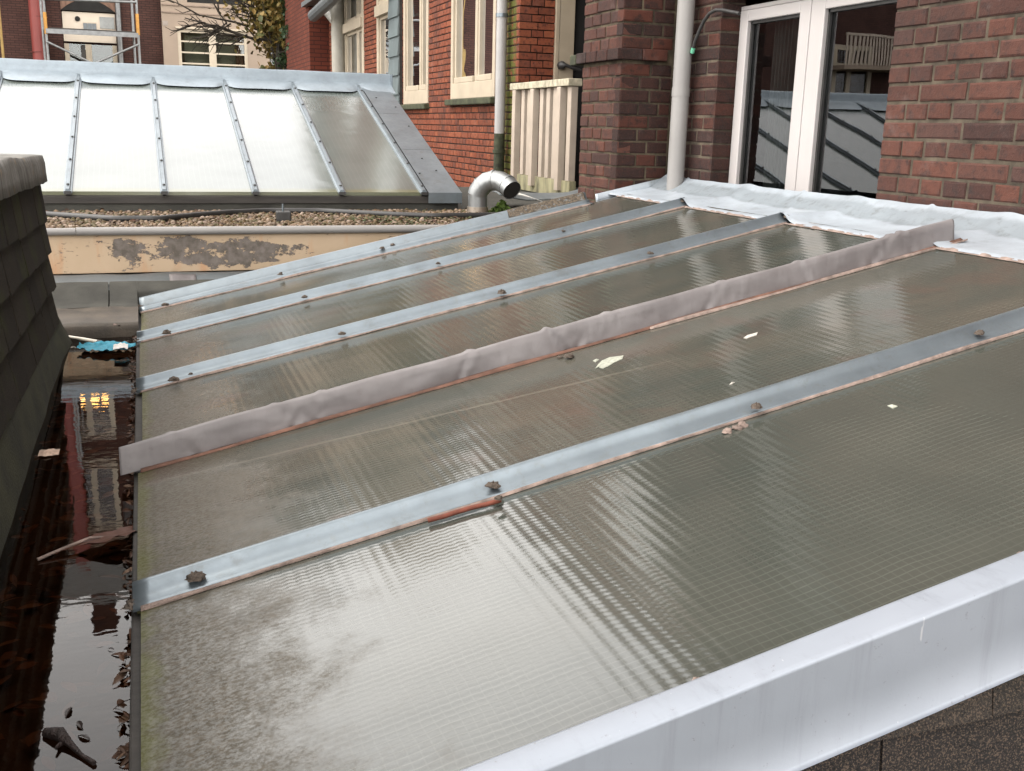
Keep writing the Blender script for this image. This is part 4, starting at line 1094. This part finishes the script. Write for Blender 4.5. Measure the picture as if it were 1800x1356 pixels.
# ================================================================== FLUE, LEAD SHEET
vb = Vector((1.835, 5.80, -.49))
fl = thing('flue_pipe', vb, 'shiny steel swan neck flue pipe bending over beside the far skylight', 'flue')
rr = .056
def VP(u, v): return onY(u, v, 5.80)
k1 = [VP(833, 372), VP(831, 352), VP(831, 340)]
MB().tube([vb, Vector((vb.x, vb.y, -.44)), Vector((vb.x - .002, vb.y, -.385))], rr, 24).build('riser', STEEL, fl, smooth=True)
arc = [Vector((vb.x - .002, 5.80, -.387)), Vector((vb.x + .002, 5.795, -.365)), Vector((vb.x + .02, 5.785, -.335)), Vector((vb.x + .045, 5.77, -.312)), Vector((vb.x + .078, 5.745, -.300)), Vector((vb.x + .108, 5.71, -.305)), Vector((vb.x + .132, 5.665, -.322)), Vector((vb.x + .146, 5.615, -.350))]
MB().tube(arc, [rr * 1.03] * 8, 24, cap=False).build('bend', STEEL, fl, smooth=True)
for i in (2, 4, 6):
    d_ = (arc[min(i + 1, 7)] - arc[i - 1]).normalized() * .006
    MB().tube([arc[i] - d_, arc[i] + d_], rr * 1.08, 24).build('seam', STEEL, fl, smooth=True)
dv = (arc[7] - arc[6]).normalized()
MB().tube([arc[7] - dv * .006, arc[7] - dv * .004], rr * .97, 20).build('opening', DARK, fl)
MB().tube([vb + Vector((0, 0, .0)), vb + Vector((0, 0, .035))], rr * 1.1, 24).build('collar', zinc_mat('stained_steel', (.4, .34, .28), .4, .7, .5), fl, smooth=True)
def lsh(a, b):
    p = onY(878 + a * 175, 343 + 16 * math.sin(a * 3.0) * (.7) , 6.3)
    return (p.x, 6.3 + b * .3, p.z - .0 + .03 * b + .02 * nzv(a * 3, b * 2, 4))
tag(MB().grid(lsh, 30, 8).build('lead_sheet', ZINC_D, smooth=True, solid=.004), 'bent grey lead sheet curling along the wall foot behind the flue', 'lead sheet')
def lsh2(a, b):
    p = onY(880 + a * 90, 340 + 22 * a * a, 6.2)
    return (p.x, 6.2 + b * .10, p.z + .02 * b - .02 * a * b)
tag(MB().grid(lsh2, 20, 4).build('plastic_strip', WHITEP, smooth=True, solid=.004), 'curved cream plastic strip lying beside the flue opening', 'strip')
m = MB(); 
for i in range(260):
    a = rs.uniform(0, 6.3); d_ = rs.uniform(0, .08)
    leaf_geo(m, (1.985 + d_ * math.cos(a), 5.80 + d_ * math.sin(a), -.49 + (.08 - d_) * .9 * rs.random()), .03, .02, rs.uniform(0, 6), rs.uniform(-1, 1), rs.uniform(-1, 1))
m.build('moss', simple('bright_moss', (.08, .13, .02), .95, 0, .5, 20), kind='stuff')['label'] = 'clump of bright green moss right of the flue foot'

# ================================================================== BACKGROUND ROW
BYR = 33.0
apt = thing('apartment_building', (-10, BYR + 4, GZ), 'tall brown brick building with arched cream doorway behind the scaffold', 'building')
x0a, x1a = -26.0, onY(285, 60, BYR).x
TOP = 12.0
arch = (onY(110, 60, BYR).x, onY(205, 60, BYR).x, -1.0, onY(150, 20, BYR).z)
upw = []
def mirrored(u, v):      # point of the facade whose mirror image in the gutter water shows at (u, v)
    p = onY(u, v, BYR); return p.x, -1.676 - p.z
WINS = []
for (ua, va, ub, vb3) in ((108, 690, 205, 765), (122, 820, 214, 925)):
    a_ = mirrored(ua, va); b_ = mirrored(ub, vb3); WINS.append((a_[0], b_[0], a_[1], b_[1]))
for xx in (-6.5, -10.5, -14.5, -19.5, -23.5):
    for zz in (1.2, 5.0, 8.6): WINS.append((xx - .8, xx + .8, zz, zz + 2.0))
holes = [(arch[0] - x0a, arch[1] - x0a, arch[2], arch[3])] + [(a - x0a, b - x0a, c, d_) for a, b, c, d_ in WINS]
mb = MB(); wall_core(mb, (x0a, BYR, 0), (1, 0, 0), (0, -1, 0), 0, x1a - x0a, GZ, TOP, holes, t=.3, back=0)
mb.build('wall', FB_BROWN, apt)
# arched head: cream panel follows a segmental arch
ax0, ax1 = arch[0], arch[1]; az = arch[3]
bm_ = MB(); cxm = (ax0 + ax1) / 2; hw_ = (ax1 - ax0) / 2
N = 16
for i in range(N):   # brick spandrel ring above the opening
    a, b = i / N, (i + 1) / N
    def zz(t): return az + .32 * (1 - (2 * t - 1) ** 2)
m = MB()
for i in range(N):
    a, b = i / N, (i + 1) / N
    xa, xb = ax0 + (ax1 - ax0) * a, ax0 + (ax1 - ax0) * b
    m.add([(xa, BYR - .02, zz(a)), (xb, BYR - .02, zz(b)), (xb, BYR - .02, zz(b) + .28), (xa, BYR - .02, zz(a) + .28), (xa, BYR + .02, zz(a)), (xb, BYR + .02, zz(b))], [(0, 1, 2, 3), (4, 5, 1, 0)])
m.build('arch_bricks', simple('arch_brick', (.17, .10, .07), .9, 0, .5, 12, .5, 8, .02, stretch=(1, 1, .2)), apt)
m = MB(); m.add([(ax0 + (ax1 - ax0) * i / N, BYR - .012, az + (.32 * (1 - (2 * i / N - 1) ** 2))) for i in range(N + 1)], [tuple(range(N + 1))]); m.build('arch_shadow_gap', DARK, apt)
pn = MB(); zt = onY(150, 22, BYR).z; zd = onY(150, 78, BYR).z
pn.box(ax0 + .02, ax1 - .02, BYR + .05, BYR + .1, onY(150, 74, BYR).z, zt)
door = pn.build('arched_doorway', simple('cream_panel', (.60, .52, .42), .6, 0, .08, 2, 0), apt)
f = MB()
zb = -1.0
xm = onY(156, 90, BYR).x
for (xa, xb) in ((ax0 + .02, ax0 + .14), (xm - .08, xm + .08), (ax1 - .14, ax1 - .02)): f.box(xa, xb, BYR + .03, BYR + .09, zb, zd)
f.build('frame', CREAM, door)
for (xa, xb) in ((ax0 + .14, xm - .08), (xm + .08, ax1 - .14)):
    MB().box(xa, xb, BYR + .07, BYR + .08, zb, zd).build('pane', PANE, door)
g1 = onY(136, 33, BYR); MB().tube([(g1.x, BYR + .02, g1.z), (g1.x, BYR + .05, g1.z)], .07, 14).build('vent_hole', DARK, door)
for (ua, va, ub, vb2) in ((147, 40, 169, 56), (176, 31, 200, 50)):
    p, q = onY(ua, vb2, BYR), onY(ub, va, BYR); mm = MB(); mm.box(p.x, q.x, BYR + .02, BYR + .05, p.z, q.z)
    if ua == 147:
        for t in range(3): xx = p.x + (q.x - p.x) * (t + .5) / 3; MB().box(xx - .055, xx + .055, BYR + .01, BYR + .019, p.z + .03, q.z - .03).build('grille_slot', ZINC_D, door)
    mm.build('vent_grille', simple('grille', (.30, .31, .30), .6, 0, .2, 6) if ua == 176 else CREAM, door)
MB().box(ax0 - .2, ax1 + .2, BYR + .6, BYR + .65, -1, az + .4).build('hall', ROOM, apt)
for (a, b, c, d_) in WINS:
    f = MB(); t = .16
    f.box(a, a + t, BYR - .03, BYR + .08, c, d_); f.box(b - t, b, BYR - .03, BYR + .08, c, d_); f.box(a + t, b - t, BYR - .03, BYR + .08, c, c + t); f.box(a + t, b - t, BYR - .03, BYR + .08, d_ - t, d_)
    mid = (a + b) / 2; f.box(mid - .09, mid + .09, BYR - .02, BYR + .08, c + t, d_ - t); zt_ = c + (d_ - c) * .68
    f.box(a + t, mid - .07, BYR - .02, BYR + .08, zt_ - .04, zt_ + .04); f.box(mid + .07, b - t, BYR - .02, BYR + .08, zt_ - .04, zt_ + .04)
    wf = f.build('window', CREAM, apt)
    MB().add([(a, BYR + .05, c), (b, BYR + .05, c), (b, BYR + .05, d_), (a, BYR + .05, d_)], [(0, 1, 2, 3)]).build('pane', PANE, wf)
    MB().add([(a - .2, BYR + .5, c - .2), (b + .2, BYR + .5, c - .2), (b + .2, BYR + .5, d_ + .2), (a - .2, BYR + .5, d_ + .2)], [(0, 1, 2, 3)]).build('room', ROOM, wf)
    MB().box(a - .1, b + .1, BYR - .1, BYR, c - .14, c - .003).build('sill', PLASTER, wf)
# grey attic storey, slabs and chimneys
MB().box(x0a, x1a, BYR - .08, BYR, 11.2, 11.5).build('cornice', PLASTER, apt)
MB().box(x0a, x1a, BYR + .303, BYR + 9, GZ, TOP - .2).build('rear_block', FB_BROWN, apt)
MB().box(-26, .7, BYR + .02, BYR + 5, TOP + .003, TOP + 1.5).build('attic', simple('attic_grey', (.25, .25, .24), .8, 0, .1, 1), apt)
for (xx, ww, hh, mt) in ((-2.1, .75, 2.6, FB_BROWN), (-1.05, .5, 2.2, FB_RED), (-5.8, .8, 3.2, FB_BROWN), (-12.5, .9, 3.0, FB_RED)):
    ch = MB().box(xx - ww / 2, xx + ww / 2, BYR + .6, BYR + 1.6, TOP - .3, TOP + hh + .3).build('chimney', mt, apt)
    MB().tube([(xx, BYR + 1.1, TOP + hh), (xx, BYR + 1.1, TOP + hh + .4)], .14, 10).build('chimney_pot', TILES, ch)
MB().tube([(onY(69, 60, BYR - .35).x, BYR - .35, GZ), (onY(69, 60, BYR - .35).x, BYR - .35, TOP)], .215, 20).build('red_duct', RED_DUCT, apt, smooth=True)
for v in (30, 92):
    p = onY(69, v, BYR - .35); MB().tube([(p.x, BYR - .35, p.z - .01), (p.x, BYR - .35, p.z + .01)], .222, 20).build('duct_seam', simple('seam', (.12, .02, .015), .6), apt)
pgrey = onY(210, 60, BYR - .12); MB().tube([(pgrey.x, BYR - .12, GZ), (pgrey.x, BYR - .12, TOP)], .07, 10).build('rainwater_pipe', SCAFF, apt, smooth=True)
# lit lamps in the window over the doorway (seen mirrored in the water)
lm = NT('warm_lamp'); em = lm.n('ShaderNodeEmission'); em.inputs[0].default_value = (1, .45, .12, 1); em.inputs[1].default_value = 14; lm.t.links.new(em.outputs[0], lm.out.inputs[0])
for i in range(4):
    x = WINS[0][0] + .5 + i * .3; MB().box(x, x + .24, BYR + .30, BYR + .34, WINS[0][2] + .25, WINS[0][2] + .40).build('lamp', lm.m, apt)

# scaffold
sc = thing('scaffold', (-1, BYR - 1.6, GZ), 'steel tube scaffold with yellow clamps in front of the arched doorway', 'scaffold')
SYR = BYR - 1.4
def sx(u, v=60): return onY(u, v, SYR)
for (u, yd, mt) in ((80, .7, SCAFF), (85.5, 0, SCAFF), (246, 0, SCAFF), (238, .7, SCAFF)):
    p = onY(u, 110, SYR + yd); MB().tube([(p.x, SYR + yd, GZ), (p.x, SYR + yd, 8.5)], .035, 8).build('pole', mt, sc, smooth=True)
for (u, va, vb_) in ((84.5, 22, 60), (246, 25, 62)):
    p, q = sx(u, va), sx(u, vb_); pp_ = onY(85.5 if u < 100 else 246, 110, SYR)
    MB().tube([(pp_.x, SYR, q.z), (pp_.x, SYR, p.z)], .045, 8).build('yellow_sleeve', YELLOW, sc, smooth=True)
xl, xr = onY(85.5, 110, SYR).x, onY(246, 110, SYR).x
def rail_(v0, v1, r, name='rail', m=SCAFF):
    a, b = sx(86, v0), sx(245, v1); MB().tube([(xl, SYR - .05, a.z), (xr, SYR - .05, b.z)], r, 8).build(name, m, sc, smooth=True)
rail_(-1, 5, .035)
a, b = sx(86, 56), sx(245, 62); MB().box(xl, xr, SYR - .09, SYR - .05, (a.z + b.z) / 2 - .06, (a.z + b.z) / 2 + .06).build('toe_board', SCAFF, sc)
MB().box(xl, xr, SYR, SYR + .7, (a.z + b.z) / 2 + .065, (a.z + b.z) / 2 + .10).build('deck', BLACKWOOD, sc)
for zz_ in (5.2, 5.7, 7.4): MB().tube([(xl, SYR - .05, zz_), (xr, SYR - .05, zz_)], .03, 8).build('rail', SCAFF, sc, smooth=True)
a, b, c = sx(86, 74), sx(165, 113), sx(245, 79)
MB().tube([(xl, SYR - .08, a.z), (b.x, SYR - .08, b.z)], .03, 8).build('brace', SCAFF, sc, smooth=True)
MB().tube([(xr, SYR - .12, c.z), (b.x, SYR - .12, b.z)], .03, 8).build('brace', SCAFF, sc, smooth=True)
p = sx(144, 78); MB().box(p.x - .05, p.x + .06, SYR + .3, SYR + .36, 1.2, p.z).build('dark_post', BLACKWOOD, sc)
p = onY(2, 60, SYR); MB().tube([(p.x, SYR, GZ), (p.x, SYR, 8.5)], .035, 8).build('pole', simple('dull_yellow', (.26, .17, .05), .6), sc, smooth=True)

# cream rendered house
cr_ = thing('rendered_house', (2.2, BYR + 3, GZ), 'cream rendered house with barred window between the brown brick building and the tree', 'building')
xc0, xc1 = x1a + .003, onY(471, 60, BYR).x
CT = 15.0
wx0, wx1 = onY(313, 90, BYR).x, onY(434, 90, BYR).x; wzt, wzb = onY(370, 55, BYR).z, onY(370, 135, BYR).z
wu0, wu1 = onY(328, 0, BYR).x, onY(430, 0, BYR).x; wub = onY(380, 9, BYR).z
mb = MB(); wall_core(mb, (xc0, BYR - .25, 0), (1, 0, 0), (0, -1, 0), 0, xc1 - xc0, GZ, CT, [(wx0 - xc0, wx1 - xc0, wzb, wzt), (wu0 - xc0, wu1 - xc0, wub, 5.0), (wu0 - xc0, wu1 - xc0, 6.6, 8.4), (wu0 - xc0, wu1 - xc0, 9.8, 11.5)], t=.3, back=0)
mb.build('wall', PLASTER, cr_)
MB().box(xc0, xc1, BYR + .1, BYR + 6, GZ, CT - .3).build('rear_block', PLASTER, cr_)
MB().box(xc0 - .0, xc1 + .1, BYR - .4, BYR + 6, CT + .003, CT + .12).build('roof', simple('roof_grey', (.12, .12, .12), .8), cr_)
for v in (15, 28): z = onY(380, v, BYR).z; MB().box(xc0, xc1, BYR - .285, BYR - .253, z - .015, z + .02).build('string_course', simple('moulding', (.24, .18, .14), .8), cr_)
f = MB(); Yw = BYR - .22
f.box(wx0, wx0 + .09, Yw, Yw + .1, wzb, wzt); f.box(wx1 - .09, wx1, Yw, Yw + .1, wzb, wzt); f.box(wx0 + .09, wx1 - .09, Yw, Yw + .1, wzt - .09, wzt)
xm = onY(373, 90, BYR).x; f.box(xm - .1, xm + .1, Yw, Yw + .1, wzb, wzt - .09)
wf = f.build('window', CREAM, cr_)
for v in (76, 95, 114):
    z = onY(370, v, BYR).z
    for (a, b) in ((wx0 + .09, xm - .1), (xm + .1, wx1 - .09)): MB().box(a, b, Yw + .01, Yw + .06, z - .022, z + .022).build('glazing_rail', CREAM, wf)
MB().box(wx0, wx1, Yw + .07, Yw + .075, wzb, wzt).build('pane', PANE, wf)
for (u0, u1) in ((318, 324), (413, 432)):
    a, b = onY(u0, 90, BYR).x, onY(u1, 90, BYR).x; m = MB(); m.grid(lambda s, t: (a + (b - a) * s, Yw + .15 + .02 * math.sin(s * 25), wzb + (wzt - wzb) * t), 20, 1); m.build('curtain', CURT_R, wf)
MB().box(wx0 - .05, wx1 + .05, BYR - .31, BYR - .255, wzt + .01, wzt + .06).build('drip_mould', CREAM, cr_)
MB().box(wx0, wx1, Yw + .5, Yw + .52, wzb, wzt).build('room', DARK, cr_)
MB().box(wu0, wu1, Yw + .1, Yw + .12, wub, 11.6).build('upper_window', DARK, cr_)
p, q = onY(286, 45, BYR - .26), onY(295, 37, BYR - .26); MB().box(p.x, q.x, BYR - .262, BYR - .252, p.z, q.z).build('vent_grille', simple('vent', (.33, .28, .24), .8), cr_)
# brick strip with grey pipe, dark passage, cream door frame
bs = thing('brick_annex', (4, BYR + 2, GZ), 'narrow dark brick house end with grey pipe partly hidden by the tree', 'building')
xd = onY(487, 100, BYR).x
MB().box(xc1 + .005, xd, BYR - .1, BYR + 4, GZ, 14.8).build('wall', FB_BROWN, bs)
MB().box(xd + .003, 12, BYR + 1.2, BYR + 6, GZ, 14.0).build('rear_wall', simple('dark_wall', (.03, .02, .018), .9), bs)
p = onY(478, 100, BYR - .2); MB().tube([(p.x, BYR - .2, GZ), (p.x, BYR - .2, 7.4)], .06, 8).build('pipe', SCAFF, bs, smooth=True)
a, b = onY(499, 84, BYR + 1), onY(504, 130, BYR + 1); c = onY(530, 84, BYR + 1)
fr2 = MB(); fr2.box(a.x, a.x + .1, BYR + 1.1, BYR + 1.19, GZ, a.z); fr2.box(a.x + .1, c.x, BYR + 1.1, BYR + 1.19, a.z - .25, a.z); fr2.build('door_frame', CREAM, bs)

# balcony on the building row further left (seen mirrored in the white door)
fb = thing('far_balcony', (-19.5, BYR - 1, 2.4), 'white slatted balcony on the brown building, mirrored in the white door', 'balcony')
bx0, bx1 = -21.3, -18.3
MB().box(bx0, bx1, BYR - 1.3, BYR - .01, 2.3, 2.45).build('slab', PLASTER, fb)
MB().box(bx0, bx1, BYR - 1.3, BYR - 1.24, 3.42, 3.5).build('top_rail', BAL, fb)
for i in range(22):
    x = bx0 + .04 + i * (bx1 - bx0 - .1) / 21
    MB().box(x - .035, x + .035, BYR - 1.27, BYR - 1.24, 2.46, 3.415).build('slat', BAL, fb)
s2 = thing('scaffold', (-23, BYR - 1.6, GZ), 'bare scaffold poles beside the far balcony mirrored in the door', 'scaffold')
for x in (-22.2, -24.2): MB().tube([(x, BYR - 1.6, GZ), (x, BYR - 1.6, 7)], .05, 8).build('pole', SCAFF, s2)
MB().tube([(-22.2, BYR - 1.6, 0), (-24.2, BYR - 1.6, 5)], .04, 8).build('brace', SCAFF, s2)

# ================================================================== TREES
def tree(base, h, crown_c, crown_r, nleaf, mat, label, name='autumn_tree', ls=.11, seed=1, branches=14, flat=1.0, gap=.0):
    t = thing(name, base, label, 'tree')
    rs = random.Random(seed)
    base = Vector(base); cc = Vector(crown_c)
    tb = MB()
    top = Vector((cc.x, cc.y, cc.z + crown_r[2] * .5))
    pts = [base + (top - base) * f + Vector((.15 * nzv(f * 3, seed), .15 * nzv(seed, f * 3), 0)) for f in (0, .2, .4, .6, .8, 1)]
    tb.tube(pts, [.16, .13, .11, .08, .05, .02], 8)
    tips = []
    for i in range(branches):
        f = rs.uniform(.35, .95); s = base + (top - base) * f
        a = rs.uniform(0, 6.3); e = Vector((cc.x + crown_r[0] * math.cos(a) * rs.uniform(.6, 1), cc.y + crown_r[1] * math.sin(a) * rs.uniform(.6, 1), max(s.z, cc.z - crown_r[2] * .6) + rs.uniform(0, crown_r[2] * .9)))
        m1 = s * .6 + e * .4 + Vector((0, 0, rs.uniform(-.1, .3)))
        tb.tube([s, m1, e], [.045, .028, .008], 5); tips.append((s, m1, e))
        for j in range(4):
            q = m1 * (1 - j / 4) + e * (j / 4); w_ = q + Vector((rs.uniform(-.6, .6), rs.uniform(-.6, .6), rs.uniform(-.2, .6)))
            tb.tube([q, w_], [.014, .004], 4)
    tb.build('trunk', BARK, t)
    lb = MB(); clumps = []
    for i in range(46):
        while True:
            v = Vector((rs.uniform(-1, 1), rs.uniform(-1, 1), rs.uniform(-1, 1)))
            if v.length < 1: break
        clumps.append((Vector((cc.x + v.x * crown_r[0], cc.y + v.y * crown_r[1], cc.z + v.z * crown_r[2])), rs.uniform(.25, .6) * min(crown_r)))
    for i in range(nleaf):
        c, r = clumps[rs.randrange(len(clumps))]
        p = c + Vector((rs.gauss(0, r * .5), rs.gauss(0, r * .5), rs.gauss(0, r * .45)))
        l = ls * rs.uniform(.6, 1.3)
        leaf_geo(lb, p, l, l * .7, rs.uniform(0, 6.3), rs.uniform(-1.2, 1.2), rs.uniform(-1.2, 1.2), .15)
    o = lb.build('crown', mat, t)
    return t
tree((2.85, 22, GZ), 8, (2.95, 22, 2.9), (.9, 1.2, 3.0), 15000, LEAF_AUT, 'brown green autumn tree with thinning leaves in front of the cream house', ls=.13, seed=4)
tree((onY(530, 100, 20.6).x, 20.8, GZ), 5, (onY(531, 90, 20.6).x, 20.6, 1.5), (.30, .5, 1.4), 6500, LEAF_EVG, 'dark evergreen tree hugging the end of the red brick house', 'evergreen_tree', ls=.085, seed=9, branches=6)
# bare twigs reaching left in front of the cream house
bt = MB(); rs = random.Random(21)
def twigs(a, b, r, depth):
    a = Vector(a); b = Vector(b); m_ = a * .5 + b * .5 + Vector((0, 0, rs.uniform(-.08, .08)))
    bt.tube([a, m_, b], [r, r * .75, r * .4], 4, cap=False)
    if depth > 0:
        for i in range(4):
            f = rs.uniform(.25, 1); s = a * (1 - f) + b * f; d_ = (b - a) * rs.uniform(.3, .55)
            d_ = Matrix.Rotation(rs.uniform(-.9, .9), 3, 'Y') @ d_
            twigs(s, s + d_ + Vector((0, rs.uniform(-.1, .1), 0)), r * .6, depth - 1)
for (u0, v0, u1, v1) in ((490, 74, 380, 48), (490, 74, 365, 55), (480, 60, 340, 25), (470, 70, 430, 15), (490, 40, 400, -10), (455, 72, 325, 32)):
    twigs(onY(u0, v0, 21.8), onY(u1, v1, 21.6), .028, 2)
lf = MB()
for i in range(330):
    u = rs.gauss(455, 32); v = rs.gauss(20, 25)
    if u > 520: continue
    leaf_geo(lf, onY(u, v, rs.uniform(21.3, 22.2)), .10, .07, rs.uniform(0, 6), rs.uniform(-1, 1), rs.uniform(-1, 1))
bare = thing('bare_tree', (2.6, 21.8, GZ), 'leafless thin branches reaching over the cream house window', 'tree')
bt.tube([(2.62, 21.8, GZ), (2.66, 21.8, 0), onY(490, 74, 21.8), onY(492, 40, 21.8)], [.1, .08, .06, .04], 6)
bt.build('branches', BARK, bare); lf.build('leaves', LEAF_AUT, bare)


# things of one kind share a group
GROUPS = {'drainpipe': 'drainpipes on the house walls', 'bottle': 'bottles on the window sill', 'leaf scrap': 'leaf scraps floating on the water', 'leaf': 'single fallen leaves in the gutter',
          'flake': 'pale flakes on the glass roof', 'bird dropping': 'bird droppings on the glass roof', 'scaffold': 'scaffolds on the background row', 'tree': 'trees behind the far skylight', 'house': 'brick houses on the right',
          'building': 'buildings around the yard'}
for o in SC.objects:
    if o.parent is None and o.get('category') in GROUPS: o['group'] = GROUPS[o['category']]
